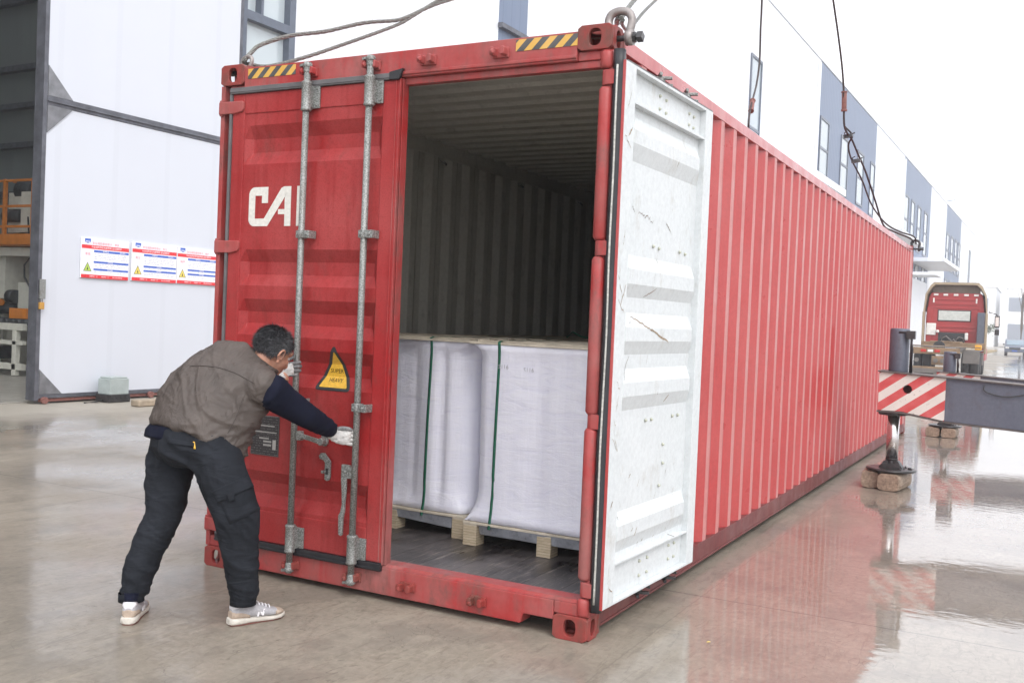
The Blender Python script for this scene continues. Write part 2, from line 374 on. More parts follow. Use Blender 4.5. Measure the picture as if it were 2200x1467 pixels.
# floor boards
t = NT('dark_plywood_floor'); n1 = t.noise(2.0, 8, .75, t.map((1, 1, 1)), .6); st = t.noise(5, 6, .8, t.map((10, .5, 1), (0, 0, .9)), .8)
c = t.mix(t.ramp(n1, [(.42, 0.0), (.60, 1.0)]), (.020, .017, .019), (.14, .125, .125))
c = t.mix(t.math('MULTIPLY', t.ramp(st, [(.56, 0.0), (.62, 1.0)]), .8), c, (.30, .26, .22))
sp = t.n('SeparateXYZ'); t.l(t.tc, 'Object', sp, 0)
e = t.ramp(t.math('ADD', (sp, 'Y'), t.math('MULTIPLY', n1, .12)), [(.17, 1.0), (.27, 0.0)]); c = t.mix(t.math('MULTIPLY', e, .6), c, (.20, .145, .10))
t.col(c).rough(t.ramp(n1, [(.3, .22), (.7, .5)])); t.nrm(t.bump(st, .3, .004)); M['floor'] = t.m
b = MB()
for i in range(11):
    x0 = .045+i*.2135
    for (y0, y1) in ((.162, 2.6), (2.604, 5.0), (5.004, 7.4), (7.404, 9.8), (9.804, L_-.1)): b.box(x0, x0+.2115, y0, y1, .128, .158)
b.build('floor', M['floor'], box_)

TR = [(2.54,2.468,2.392,2.32), (1.84,1.772,1.70,1.636), (1.561,1.49,1.424,1.357), (1.288,1.222,1.155,1.085), (.593,.53,.462,.395)]
def panel_grid(P, x0, x1, zb, zt, deep, cols=.042):
    """pressed panel between x0,x1; P(x, d, z) maps to space, d = depth"""
    rows = [(zt, 0)]
    for a, b_, c_, d in TR: rows += [(a, 0), (b_, 1), (c_, 1), (d, 0)]
    rows.append((zb, 0)); b = MB(); xs = [(x0, 0), (x0+cols, 1), (x1-cols, 1), (x1, 0)]
    vs = [P(x, deep*k*kk, z) for z, k in rows for x, kk in xs]; fs = []
    for i in range(len(rows)-1):
        for j in range(3): fs.append((i*4+j, i*4+j+1, (i+1)*4+j+1, (i+1)*4+j))
    return b.add(vs, fs)
# ---- closed left leaf
door = MB(); x0, x1, z0, z1 = .102, 1.258, .200, 2.722
door.box(x0, .192, .0, .05, z0, z1); door.box(1.152, x1, .0, .05, z0, z1)
door.box(.192, 1.152, .0, .05, 2.608, z1); door.box(.192, 1.152, .0, .05, z0, .372)
dl = door.build('door', M['red'], box_, .005)
panel_grid(lambda x, d, z: (x, .006+d, z), .190, 1.154, .370, 2.610, .036).build('door_panel', M['red'], dl, .004, recalc=False)
b = MB(); b.add([(.19,.048,.2),(1.15,.048,.2),(1.15,.048,2.7),(.19,.048,2.7)], [(0,1,2,3)]); b.build('inner_lining', M['white_in'], dl)
b = MB(); b.box(1.258, 1.264, -.004, .06, .19, 2.73); b.box(1.238, 1.243, -.006, 0, .205, 2.72); b.box(1.270, 1.274, .01, .06, .19, 2.73); b.build('edge_strip', M['red_frame'], dl, .001)
b = MB(); b.box(.088, 1.262, -.014, .004, 2.724, 2.758); b.box(.084, .101, -.010, .004, .19, 2.724); b.box(.088,1.262,-.018,-.014,2.732,2.738); b.build('gasket', M['gasket'], dl, .003)
b = MB(); b.box(.09, 1.262, -.016, .004, .158, .199); b.box(.09, 1.262, -.022, -.016, .163, .176); b.build('gasket', M['gasket_black'], dl, .003)
b = MB(); b.prism([(1.20,2.722),(1.262,2.722),(1.285,2.775),(1.20,2.762)], (0,-.019,0), (1,0,0), (0,0,1), (0,.02,0)); b.build('gasket_end', M['gasket_black'], dl, .002)
for z in HZ:
    b = MB(); b.prism([(0,-.036),(.12,-.036),(.175,-.026),(.188,-.012),(.188,.022),(.178,.034),(0,.036)], (.004,-.014,z), (1,0,0), (0,0,1), (0,.018,0))
    b.box(.003, .03, -.008, .004, z-.044, z+.048)
    b.build('hinge', M['red_frame'], dl, .005)
# lock gear
def bolt(b, x, y, z, r=.008): b.cyl((x, y, z), (x, y-.007, z), r, r*.8, 6, True, False)
def rod(xr, parent, mat):
    yr = -.046
    b = MB(); b.cyl((xr, yr, .13), (xr, yr, 2.79), .0175, n=20); rd = b.build('lock_rod', mat, parent)
    return rd
RX = (.678, 1.098)
for xr in RX:
    rod(xr, dl, M['galv']); yr = -.046
    for z0_, z1_ in ((2.585, 2.745), (.180, .335)):
        b = MB(); b.lathe([(.024, z0_), (.029, z0_+.004), (.029, z0_+.012), (.027, z0_+.016), (.027, z1_-.016), (.029, z1_-.012), (.029, z1_-.004), (.024, z1_)], (xr, yr, 0), n=20)
        b.box(xr-.034, xr+.01, -.046, -.001, z0_+.014, z1_-.014)
        b.box(xr+.01, xr+.062, -.012, -.001, z0_+.02, z1_-.02)
        b.box(xr+.014, xr+.026, -.046, -.008, z0_+.02, z1_-.02)
        for zz in (z0_+.036, z1_-.036): bolt(b, xr+.045, -.012, zz)
        b.build('rod_guide', M['galv'], dl, .003)
    zc = 2.792
    for zc, sg in ((2.790, 1), (.128, -1)):
        b = MB(); b.lathe([(.0175, 0), (.021, .01), (.021, .03), (.026, .034), (.026, .048), (.015, .06)] if sg > 0 else [(.015, -.06), (.026, -.048), (.026, -.034), (.021, -.03), (.021, -.01), (.0175, 0)], (xr, yr, zc), n=16)
        b.obox((xr-.012, yr-.002, zc+sg*.046), (.034,0,.004), (0,.012,0), (0,0,.007)); b.obox((xr+.004, yr+.01, zc+sg*.036), (.012,-.01,0), (.006,.014,0), (0,0,.016))
        b.build('cam', M['galv'], dl, .002)
    for zc in (1.918, 1.007):
        b = MB(); b.cyl((xr, yr, zc-.023), (xr, yr, zc+.023), .0225, n=18); b.box(xr-.026, xr+.006, -.064, -.001, zc-.020, zc+.020)
        b.box(xr, xr+.066, -.064, -.054, zc-.021, zc+.021); b.box(xr+.056, xr+.066, -.056, -.001, zc-.021, zc+.021); bolt(b, xr+.045, -.064, zc, .009); bolt(b, xr-.012, -.064, zc, .006)
        b.build('rod_clamp', M['galv'], dl, .003)
# keepers on header and sill
for xk in (.666, 1.085, 1.430, 1.852):
    for zk in (2.806, .105):
        b = MB()
        for sx in (-1, 1):
            b.prism([(-.012,-.02),(.012,-.018),(.014,.012),(.004,.022),(-.012,.02)], (xk+sx*.030, .006, zk), (sx,0,.1), (0,0,1), (0,-.058,0))
        b.box(xk-.046, xk+.046, -.010, .006, zk-.025, zk+.025); b.cyl((xk-.03,-.05,zk-.004), (xk-.012,-.058,zk-.004), .012, n=10)
        b.build('cam_keeper', M['red_frame'] if zk > 1 else M['cast'], box_, .004)
# handle of the second rod
b = MB(); b.box(1.012, 1.064, -.052, -.03, .628, .70); bolt(b, 1.037, -.052, .664, .011)
b.prism([(.018,.632),(.050,.632),(.052,.56),(.046,.49),(.046,.452),(.038,.415),(.036,.33),(.030,.322),(.014,.33),(.010,.43),(.022,.452),(.030,.49),(.026,.56)], (1.004,-.066,0), (1,0,0), (0,0,1), (0,.018,0))
b.box(1.05, 1.10, -.056, -.036, .63, .69); b.build('handle', M['galv'], dl, .004)
b = MB(); b.box(.70, .735, -.06, -.03, .80, .85); b.beam((.715,-.055,.83), (.862,-.060,.808), .012, .026); b.cyl((.87,-.062,.806),(.87,-.03,.806),.020,n=14)
b.build('handle', M['galv'], dl, .003)
b = MB(); b.prism([(.872,.60),(.886,.592),(.902,.598),(.908,.612),(.908,.70),(.886,.722),(.864,.742),(.838,.738),(.828,.722),(.836,.706),(.858,.704),(.872,.69)], (0,-.014,0), (1,0,0), (0,0,1), (0,.012,0))
b.box(.868, .884, -.040, -.012, .635, .650); bolt(b, .845, -.014, .722, .011); bolt(b, .886, -.014, .70, .012); bolt(b, .889, -.014, .612, .010)
b.build('latch', M['galv'], dl, .002)
b = MB(); b.box(.880, .896, -.0155, -.0142, .628, .662); b.build('latch_slot', M['black'], dl)
b = MB(); b.cyl((.862,-.001,.80),(.862,-.016,.80),.022,n=16); b.box(.84,.884,-.014,-.001,.80,.835); b.build('latch', M['galv'], dl, .003)
# lettering (flat painted letters on the panel, 1.5 mm proud)
def px_to(zx, zy):      # zoom view of the lettering -> metres on the door
    return (.245+(zx-185)/1024*.2915+(0.0), 2.191-(zy-240)/1050*.222)
def letter(poly):
    b = MB()
    b.prism(poly, (0,.0055,0), (1,0,0), (0,0,1), (0,-.0015,0)); return b
def arc(cx, cz, rx, rz, a0, a1, n=7): return [(cx+rx*math.cos(R(a0+(a1-a0)*i/n)), cz+rz*math.sin(R(a0+(a1-a0)*i/n))) for i in range(n+1)]
zt, zb = 2.190, 1.970; s_ = .046
# C that runs into the diagonal of A
Cp = [(.374, zt)] + arc(.285, zt-.042, .040, .042, 90, 180) + arc(.285, zb+.042, .040, .042, 180, 270) + [(.385, zb), (.472, 2.152), (.472, zt)]
b = MB()
def quad(a): b.prism(a, (0,.0055,0), (1,0,0), (0,0,1), (0,-.0015,0))
top = [(.385, zt)] + arc(.287, zt-.045, .042, .045, 90, 180) ; 
quad([(.385, zt), (.385, zt-.090), (.341, zt-.090), (.341, zt-.048), (.291, zt-.048), (.245, zt-.048)] + arc(.287, zt-.045, .042, .045, 180, 90)[1:])
quad([(.245, zt-.048), (.291, zt-.048), (.291, zb+.043), (.245, zb+.043)])
quad([(.245, zb+.043)] + [(.291, zb+.043), (.360, zb+.043), (.385, zb)] + arc(.287, zb+.042, .042, .042, 270, 180)[:-1])
b.build('lettering', M['letter'], dl, recalc=True)
b = MB()
quad([(.360, zb+.043), (.385, zb), (.515, zt-.048), (.515, zt), (.500, zt), (.482, zt-.008), (.468, zt-.026)])
quad([(.515, zt), (.551, zt), (.553, zb), (.509, zb), (.509, zb+.066), (.507, zt-.07), (.512, zt-.048)])
quad([(.509, zb+.066), (.462, zb+.066), (.462, zb+.094), (.509, zb+.094)])
b.build('lettering', M['letter'], dl)
b = MB(); quad([(.594, zt), (.640, zt), (.640, zb), (.594, zb)]); b.build('lettering', M['letter'], dl)
# triangular warning sign draped over the troughs
def depth_at(z):
    for a, b_, c_, d in TR:
        if b_ <= z <= a: return .036*(a-z)/(a-b_)
        if c_ <= z <= b_: return .036
        if d <= z <= c_: return .036*(z-d)/(c_-d)
    return 0
def drape(name, poly, mat, par, lift, txt=False):
    bm = bmesh.new(); vs = [bm.verts.new((x, 0, z)) for x, z in poly]; bm.faces.new(vs)
    for zc in sorted({q for tr in TR for q in tr}):
        bmesh.ops.bisect_plane(bm, geom=bm.verts[:]+bm.edges[:]+bm.faces[:], plane_co=(0,0,zc), plane_no=(0,0,1))
    for v in bm.verts: v.co.y = .006+depth_at(v.co.z)-lift
    me = bpy.data.meshes.new(name); bm.to_mesh(me); bm.free(); me.materials.append(mat)
    o = bpy.data.objects.new(name, me); C.objects.link(o); o.parent = par; return o
def rnd(poly, k=.13, n=4):
    out = []
    for i in range(len(poly)):
        p, q, r_ = Vector(poly[i-1]), Vector(poly[i]), Vector(poly[(i+1) % len(poly)])
        a = q+(p-q)*k; c_ = q+(r_-q)*k
        for j in range(n+1):
            s = j/n; out.append(tuple((1-s)**2*a+2*s*(1-s)*q+s*s*c_))
    return out
drape('warning_sign', rnd([(.760,1.078),(1.012,1.078),(.890,1.335)]), M['black'], dl, .0015)
ws = drape('warning_sign', rnd([(.792,1.096),(.982,1.096),(.890,1.292)], .05), M['yellow'], dl, .003)
FONT = None
def text(name, body, loc, size, mat, par, xdir=(1,0,0), zdir=(0,0,1), ext=.0006, align='CENTER', sx=1.0, org=True):
    cu = bpy.data.curves.new(name, 'FONT'); cu.body = body; cu.size = size; cu.extrude = ext; cu.align_x = align; cu.align_y = 'CENTER'; cu.resolution_u = 2
    ob = bpy.data.objects.new(name, cu); C.objects.link(ob)
    me = bpy.data.meshes.new_from_object(ob); bpy.data.objects.remove(ob); bpy.data.curves.remove(cu)
    xd, zd = Vector(xdir).normalized(), Vector(zdir).normalized(); nd = xd.cross(zd)
    root = par
    while root is not None and root.parent is not None: root = root.parent
    o0 = ORG.get(root, Vector((0,0,0)))
    for v in me.vertices: v.co = Vector(loc)-o0+xd*v.co.x*sx+zd*v.co.y+nd*v.co.z
    me.materials.clear(); me.materials.append(mat)
    o = bpy.data.objects.new(name, me); C.objects.link(o); o.parent = par; return o
def drape_obj(o, lift):
    for v in o.data.vertices: v.co.y = .006+depth_at(v.co.z)-lift
drape_obj(text('lettering', 'SUPER', (.892,0,1.185), .032, M['black'], dl), .0042)
drape_obj(text('lettering', 'HEAVY', (.895,0,1.135), .030, M['black'], dl), .0042)
# data plate
t = NT('etched_data_plate'); br = t.n('TexBrick'); br.inputs['Scale'].default_value = 1; br.inputs['Mortar Size'].default_value = .006; br.inputs['Brick Width'].default_value = .055; br.inputs['Row Height'].default_value = .014
mp = t.map(rot=(R(-90),0,0)); t.l(mp, 0, br, 'Vector'); nn = t.noise(160, 3); 
cc = t.mix(t.ramp(nn, [(.46, 0.0), (.56, 1.0)]), (.045, .04, .045), (.27, .25, .25)); cc = t.mix((br, 'Fac') if False else t.math('GREATER_THAN', (br, 'Fac'), .5), cc, (.05, .045, .048)); t.col(cc); t.set(Roughness=.4, Metallic=.3)
M['plate'] = t.m; M['plate_dark'] = plain('plate_frame', (.14, .13, .13), .4, .4); M['plate_light'] = plain('plate_field', (.42, .40, .38), .5)
b = MB(); b.box(.326, .530, .001, .0055, .683, .908); pl = b.build('data_plate', [M['plate_dark']], dl, .001)
b = MB(); b.box(.331, .525, -.0005, .001, .688, .903); b.build('plate_text', [M['plate']], dl)
b = MB(); b.box(.345,.50,-.0012,-.0005,.848,.854); b.box(.345,.515,-.0012,-.0005,.812,.818); b.box(.39,.46,-.0012,-.0005,.776,.784); b.box(.488,.512,-.0012,-.0005,.72,.775); b.box(.42,.478,-.0012,-.0005,.758,.768); b.box(.42,.478,-.0012,-.0005,.738,.748)
b.build('plate_field', M['plate_light'], dl)
# hazard films on the header
for (a, c_) in ((.206, .553), (1.932, 2.262)):
    b = MB(); b.box(a, c_, .0015, .0038, 2.806, 2.862); b.build('hazard_sticker', M['hazard'], box_)
# ---- open right leaf, folded back along the side; the white inside faces out
th = math.atan2(.048, 1.22)
def P(u, n, z): return (2.506+u*math.sin(th)+n*math.cos(th), .022+u*math.cos(th)-n*math.sin(th), z)
def PB(b, u0, u1, n0, n1, z0, z1):
    c = Vector(P((u0+u1)/2, (n0+n1)/2, (z0+z1)/2)); a = Vector(P(1,0,0))-Vector(P(0,0,0)); d = Vector(P(0,1,0))-Vector(P(0,0,0))
    b.obox(c, a*(u1-u0)/2, d*(n1-n0)/2, Vector((0,0,(z1-z0)/2)))
LB, LT, UL = .165, 2.722, 1.205
b = MB(); PB(b, .0, .118, -.042, 0, LB, LT); PB(b, 1.095, UL, -.042, 0, LB, LT); PB(b, .118, 1.095, -.042, 0, LT-.014, LT); PB(b, .118, 1.095, -.042, 0, LB, LB+.014)
PB(b, .118, 1.095, -.040, -.004, 2.548, 2.560); PB(b, .118, 1.095, -.040, -.004, .350, .362)
PB(b, .118, 1.095, -.040, -.036, .179, .350); PB(b, .118, 1.095, -.040, -.036, 2.560, LT-.014)
dr = b.build('door', M['white_in'], box_, .003)
TRs = TR; TR = [tuple(q) for q in TRs]
TR[0] = (2.47, 2.40, 2.30, 2.235)
TR[0] = (2.50, 2.435, 2.37, 2.29)
panel_grid(lambda x, d, z: P(x, -.038+d, z), .117, 1.096, .361, 2.549, .025, .04).build('door_panel', M['white_in'], dr, .003, recalc=False)
TR = TRs
b = MB(); PB(b, .0, UL, -.050, -.043, LB, LT); b.build('door_skin', M['red'], dr)
b = MB(); PB(b, -.006, .0, -.014, -.001, LB, LT); b.build('edge_strip', M['red_side'], dr)
b = MB()
rs = []
for i in range(40):
    z = .15+i/39*(2.775-.15); wv = .004*noise.noise((0, 3.1, z*1.7)); rs.append([P(-.020+wv*2, -.048+wv, z), P(-.008, -.014, z), P(.02, -.014, z), P(.02, -.052, z), P(-.010, -.062+wv, z)])
b.rings(rs); b.build('gasket', M['gasket_black'], dr)
b = MB(); rs = []
for i in range(40):
    z = .19+i/39*(2.70-.19); wv = .004*noise.noise((0, 3.1, z*1.7))
    rs.append([P(-.0235+wv*2, -.040+wv, z), P(-.0225+wv*2, -.033+wv, z), P(-.012, -.033+wv, z), P(-.012, -.040+wv, z)])
b.rings(rs); b.build('gasket_strip', M['strip'], dr)
b = MB(); PB(b, .02, UL, -.05, -.002, LT, LT+.008); b.build('gasket', M['gasket'], dr)
bc = MB()
for u in (.58, .96):
    for z, s in ((LT+.035, 1), (LB-.03, -1)):
        b = MB(); q = Vector(P(u, -.062, z)); b.cyl(q-Vector((0,0,.05*s)), q+Vector((0,0,.02*s)), .017, n=12)
        b.obox(q+Vector((.012,0,.018*s)), (.040,.014,0), (-.004,.012,0), (0,0,.007)); b.obox(q+Vector((-.014,.0,.03*s)), (.02,-.03,.006*s), (.006,.006,0), (0,0,.009))
        b.obox(q+Vector((.02,.02,-.012*s)), (.03,.01,-.004), (-.003,.01,0), (0,0,.006))
        b.build('cam', M['steel_dark'] if s < 0 else M['galv'], dr, .002)
bolts = [(.50,2.665),(.585,2.66),(.50,2.60),(.585,2.595),(.92,2.66),(.99,2.655),(.92,2.60),(.99,2.595),
         (.50,1.905),(.575,1.90),(.87,1.905),(.95,1.90),(.50,1.02),(.575,1.02),(.87,1.02),(.95,1.02),
         (.75,.875),(.76,.775),(.72,.66),(.73,.56),(.50,.30),(.60,.30),(.50,.225),(.60,.225),(.90,.31),(.98,.31),(.90,.235),(.98,.235)]
for u, z in bolts:
    b = MB(); q = Vector(P(u, -.036, z)); n_ = (Vector(P(0,1,0))-Vector(P(0,0,0))); b.cyl(q, q+n_*.010, .010, .005, 8); b.build('bolt', M['bolt'], dr)
for u, z, s in ((.33,.172,1),(.55,.172,1),(.8,.172,1)): pass
# scuffs and scratches on the white inside
M['scuff'] = plain('brown_scuff', (.30, .22, .15), .7, 0, .4, 60); M['scuff_dark'] = plain('dark_scuff', (.24, .20, .175), .6, 0, .4, 60)
def kz(z):
    for a, b_, c_, d in [(2.50,2.435,2.37,2.29)]+TR[1:]:
        if b_ <= z <= a: return (a-z)/(a-b_)
        if c_ <= z <= b_: return 1
        if d <= z <= c_: return (z-d)/(c_-d)
    return 0
def scuff(pts, w, mat):
    b = MB(); n = len(pts); L = []; Q = []
    for i, (u, z) in enumerate(pts):
        nn = (-.0375+.025*kz(z) if .16 < u < 1.05 and .37 < z < 2.54 else .0005) if u > .12 and u < 1.09 else .0008
        ww = w*(.25+.75*math.sin(math.pi*(i+.5)/n)); L.append(P(u, nn+.0006, z+ww)); Q.append(P(u+ww*.4, nn+.0006, z-ww))
    b.add(L+Q, [(i, i+1, n+i+1, n+i) for i in range(n-1)]); b.build('scuff_mark', mat, dr, recalc=False)
rs_ = random.Random(31)
def wig(u0, z0, u1, z1, n=10, a=.006): return [(u0+(u1-u0)*i/n+rs_.uniform(-a, a)*.5, z0+(z1-z0)*i/n+rs_.uniform(-a, a)) for i in range(n+1)]
scuff(wig(.24, 1.545, .50, 1.47, 14, .004), .004, M['scuff']); scuff(wig(.46, 1.485, .72, 1.415, 12, .004), .006, M['scuff'])
scuff(wig(.22, 2.08, .26, 2.04), .003, M['scuff_dark']); scuff(wig(.30, 2.055, .50, 2.03, 14, .012), .003, M['scuff_dark']); scuff(wig(.66, 2.05, .74, 1.99, 8, .01), .004, M['scuff_dark'])
scuff(wig(.40, 1.64, .52, 1.69, 8), .003, M['scuff_dark']); scuff(wig(.16, 1.22, .26, 1.35, 10), .003, M['scuff_dark'])
for k in range(26):
    u, z = rs_.uniform(.16, 1.02), rs_.choice((rs_.uniform(.4, 1.2), rs_.uniform(.2, 2.5), rs_.uniform(.35, .8))); l = rs_.uniform(.01, .07); a = rs_.gauss(1.3, .5)
    scuff(wig(u, z, u+l*math.cos(a), z+l*math.sin(a), 5, .003), rs_.uniform(.0012, .0032), M['scuff'] if rs_.random() < .5 else M['scuff_dark'])
for k in range(16):
    z = rs_.uniform(.2, 2.5); scuff(wig(rs_.uniform(.01, .10), z, rs_.uniform(.01, .10), z+rs_.uniform(.02, .10), 5), rs_.uniform(.002, .005), M['scuff'])
# sling lugs inside along the rail
b = MB()
for k in range(8):
    y = 1.0+k*1.3
    b.tube([(.045, y, 2.72), (.075, y+.01, 2.70), (.085, y+.03, 2.685), (.075, y+.05, 2.70), (.045, y+.06, 2.72)], .006, 6)
b.build('lashing_ring', M['galv'], box_)
# ================================================================ wrapped loads on pallets
M['ply'] = None
t = NT('pallet_wood'); sp = t.n('SeparateXYZ'); t.l(t.tc, 'Object', sp, 0)
ly = t.math('FRACT', t.math('DIVIDE', (sp, 'Z'), .0155)); e = t.math('LESS_THAN', ly, .16); n1 = t.noise(14, 6, .7, t.map((1, 1, 9)))
c = t.mix(t.ramp(n1, [(.3, 0.0), (.7, 1.0)]), (.42, .33, .215), (.66, .56, .41)); c = t.mix(t.math('MULTIPLY', e, .55), c, (.17, .12, .07))
t.col(c); t.set(Roughness=.75); t.nrm(t.bump(n1, .3, .003)); M['ply'] = t.m
M['deck'] = plain('deck_board', (.64, .57, .46), .75, 0, .2, 12, .2)
t = NT('white_stretch_film'); st = t.noise(2.0, 6, .7, t.map((2.2, 2.2, 9), (R(24), R(14), 0)), 1.2); vv = t.noise(3.5, 5, .6, t.map((5, 5, .5)))
c = t.mix(t.ramp(st, [(.3, 0.0), (.75, 1.0)]), (.84, .84, .97), (.93, .93, 1.0)); c = t.mix(.22, c, t.ramp(vv, [(.3, (.72, .72, .84)), (.7, (.96, .96, 1.0))]))
t.col(c).rough(t.ramp(st, [(.3, .24), (.7, .42)])); t.p.inputs['Subsurface Weight'].default_value = .0
t.nrm(t.bump(vv, .30, .02, t.bump(st, .42, .014))); M['film'] = t.m
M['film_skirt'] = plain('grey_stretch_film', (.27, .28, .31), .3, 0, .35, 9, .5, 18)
M['strap'] = plain('green_strap', (.012, .13, .075), .35, 0, .2, 40)
M['board_'] = plain('paper', (.75,.74,.72), .6)
M['print'] = plain('grey_print', (.50, .50, .54), .6)
def hull_outline(cx, cy, hx, hy, r, n=96, pull=.03, seam=None):
    """four rolls standing in a square, stretch film pulled round them"""
    out = []
    for k in range(n):
        a = 2*math.pi*k/n; dx, dy = math.cos(a), math.sin(a)
        # support-like radius of the rounded square
        ex, ey = hx-r, hy-r; best = 0
        lo, hi = 0, 3
        for _ in range(24):
            m = (lo+hi)/2; x, y = abs(dx*m), abs(dy*m); qx, qy = max(x-ex, 0), max(y-ey, 0)
            if math.hypot(qx, qy) > r or (x > hx) or (y > hy): hi = m
            else: lo = m
        m = lo; x, y = dx*m, dy*m
        fx = max(0, 1-abs(y)/(ey*.9)) if abs(x) >= hx*.97 else 0; fy = max(0, 1-abs(x)/(ex*.9)) if abs(y) >= hy*.97 else 0
        m -= pull*(math.sin(fx*math.pi/2)**1.5+math.sin(fy*math.pi/2)**1.5)
        out.append((cx+dx*m, cy+dy*m))
    return out
def pallet(name_label, x0, x1, y0, y1, z0, zt, r, pull, flare, straps, near=True, group='wrapped pallet loads inside the container', printed=False, seed=0, grooves=()):
    root = empty('wrapped_pallet', ((x0+x1)/2, (y0+y1)/2, z0), name_label, 'wrapped pallet', group)
    zd = z0+.118
    xs = [x0, (x0+x1)/2-.045, x1-.09]; ys = [y0, (y0+y1)/2-.05, y1-.10] if near else [y0]
    for x in xs:
        for y in ys:
            b = MB(); b.box(x, x+.09, y, y+.10, z0+.001, zd); b.build('pallet_block', M['ply'], root, .002)
    b = MB()
    for x in xs: b.box(x, x+.092, y0, y1, zd, zd+.010)
    b.box(x0-.002, x1+.002, y0-.004, y1, zd+.011, zd+.026); b.build('pallet_deck', M['deck'], root, .002)
    cx, cy, hx, hy = (x0+x1)/2, (y0+y1)/2, (x1-x0)/2, (y1-y0)/2
    zb = zd+.03; rs = []
    base = hull_outline(cx, cy, hx-.012, hy-.012, r, 220, pull)
    NR = 26
    for i in range(NR+1):
        f = i/NR; z = zb+(zt-zb)*f
        low = max(0, 1-f*6.5)**2; top = max(0, 1-(1-f)*14)**2
        ring = []
        for (x, y) in base:
            dx, dy = x-cx, y-cy; k = 1
            sq = (cx+max(-1, min(1, dx/(hx*.80)))*hx, cy+max(-1, min(1, dy/(hy*.80)))*hy)
            fl = flare*low+(.8*top)
            qx, qy = x+(sq[0]-x)*fl, y+(sq[1]-y)*fl
            nz = noise.noise((x*3+seed, y*3, z*1.1))*.010+noise.noise((x*9+seed, y*9, z*2.0+x*4))*.004
            d = math.hypot(dx, dy); qx += dx/d*nz; qy += dy/d*nz
            for gx, gd, gw in grooves:
                if y < cy-.2: qy += gd*math.exp(-((qx-gx)/gw)**2)*min(1, f*6, (1-f)*9)
            qy += (.0035*math.sin(z*46+x*9+seed)*max(0, math.sin(x*17+seed))**3) if y < cy-.2 else 0
            ring.append((qx, qy, z))
        rs.append(ring)
    b = MB(); b.rings(rs, True, True); b.build('stretch_film', M['film'], root)
    if near:
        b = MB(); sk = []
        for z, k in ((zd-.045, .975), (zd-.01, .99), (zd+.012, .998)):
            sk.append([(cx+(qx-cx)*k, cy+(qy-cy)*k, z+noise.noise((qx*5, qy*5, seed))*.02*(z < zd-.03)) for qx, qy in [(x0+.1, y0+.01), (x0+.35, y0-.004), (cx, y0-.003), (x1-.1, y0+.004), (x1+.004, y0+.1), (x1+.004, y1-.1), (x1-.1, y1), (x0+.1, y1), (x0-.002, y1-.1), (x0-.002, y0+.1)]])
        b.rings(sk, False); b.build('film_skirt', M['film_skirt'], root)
    b = MB(); b.box(x0-.005, x1+.005, y0-.006, y1+.004, zt+.001, zt+.016)
    b.build('top_board', M['deck'], root, .002)
    b = MB()
    for k in range(5): b.box(x0+.03, x1-.03, y0+.03+k*(y1-y0-.12)/4, y0+.09+k*(y1-y0-.12)/4, zt+.0165, zt+.024)
    if near: b.build('batten', M['deck'], root, .002)
    for sx in straps:
        # follow the front of the film
        pts = []
        for i in range(0, NR+1, 1):
            ring = rs[i]; xx = sx+.020*(1-i/NR)**.8*(-1 if flare > .5 else .6)
            front = [q for q in ring if q[1] < cy]; q = min(front, key=lambda q: abs(q[0]-xx)); pts.append((xx, q[1]-.004, q[2]))
        pts[0] = (pts[0][0], y0-.008, zb-.035); pts.append((pts[-1][0], y0-.008, zt+.018)); pts.append((pts[-1][0], y0+.02, zt+.027)); pts.append((pts[-1][0], y1-.02, zt+.027))
        b = MB(); L = [Vector(p)-Vector((.009,0,0)) for p in pts]; Rr = [Vector(p)+Vector((.009,0,0)) for p in pts]
        n = len(pts); b.add(L+Rr+[p+Vector((0,.0015,-.001)) for p in L]+[p+Vector((0,.0015,-.001)) for p in Rr], [(i, n+i, n+i+1, i+1) for i in range(n-1)]+[(2*n+i, 2*n+i+1, 3*n+i+1, 3*n+i) for i in range(n-1)]+[(i, i+1, 2*n+i+1, 2*n+i) for i in range(n-1)]+[(n+i+1, n+i, 3*n+i, 3*n+i+1) for i in range(n-1)], True)
        b.build('strap', M['strap'], root)
    if printed:
        for xx, zz in ((1.50, zt-.125), (1.66, zt-.135)):
            front = [q for q in rs[NR-3] if q[1] < cy]; q = min(front, key=lambda q: abs(q[0]-xx))
            text('printed_code', 'S116', (xx, q[1]-.004, zz), .035, M['print'], root)
    return root
FZ = .158
pallet('wrapped load with a rounded bulge and green strap beside the closed door', .14, 1.225, .90, 2.00, FZ, 1.352, .235, .055, .55, (.935,), seed=1, grooves=((1.01,.038,.030),(.62,.02,.03),(.80,.012,.03)))
pallet('smooth white wrapped load with a green strap and flared lower corner on the right', 1.275, 2.345, .80, 1.90, FZ, 1.352, .16, .010, 1.0, (1.472,), printed=True, seed=5, grooves=((1.42,.010,.03),(1.74,.012,.06),(2.02,.008,.04)))
pallet('second row left wrapped load whose top board shows behind the nearer left load', .14, 1.215, 2.06, 3.16, FZ, 1.350, .22, .03, .5, (.9,), False, seed=8)
pallet('second row right wrapped load whose top board shows behind the front right load', 1.27, 2.34, 1.98, 3.08, FZ, 1.345, .2, .02, .6, (1.55,), False, seed=12)
pallet('third row left wrapped load deep inside the dark container', .14, 1.215, 3.22, 4.32, FZ, 1.350, .22, .03, .5, (), False, seed=15)
pallet('third row right wrapped load deep inside the dark container', 1.27, 2.34, 3.14, 4.24, FZ, 1.348, .2, .02, .6, (), False, seed=18)
b = MB(); b.tube([(1.06, 2.6, 1.385), (1.10, 2.62, 1.43), (1.16, 2.63, 1.40), (1.22, 2.7, 1.385)], .007, 5); o = b.build('loose_strap', M['strap'])
tag(o, 'loose green strap end curling up on top of the wrapped loads', 'strap')
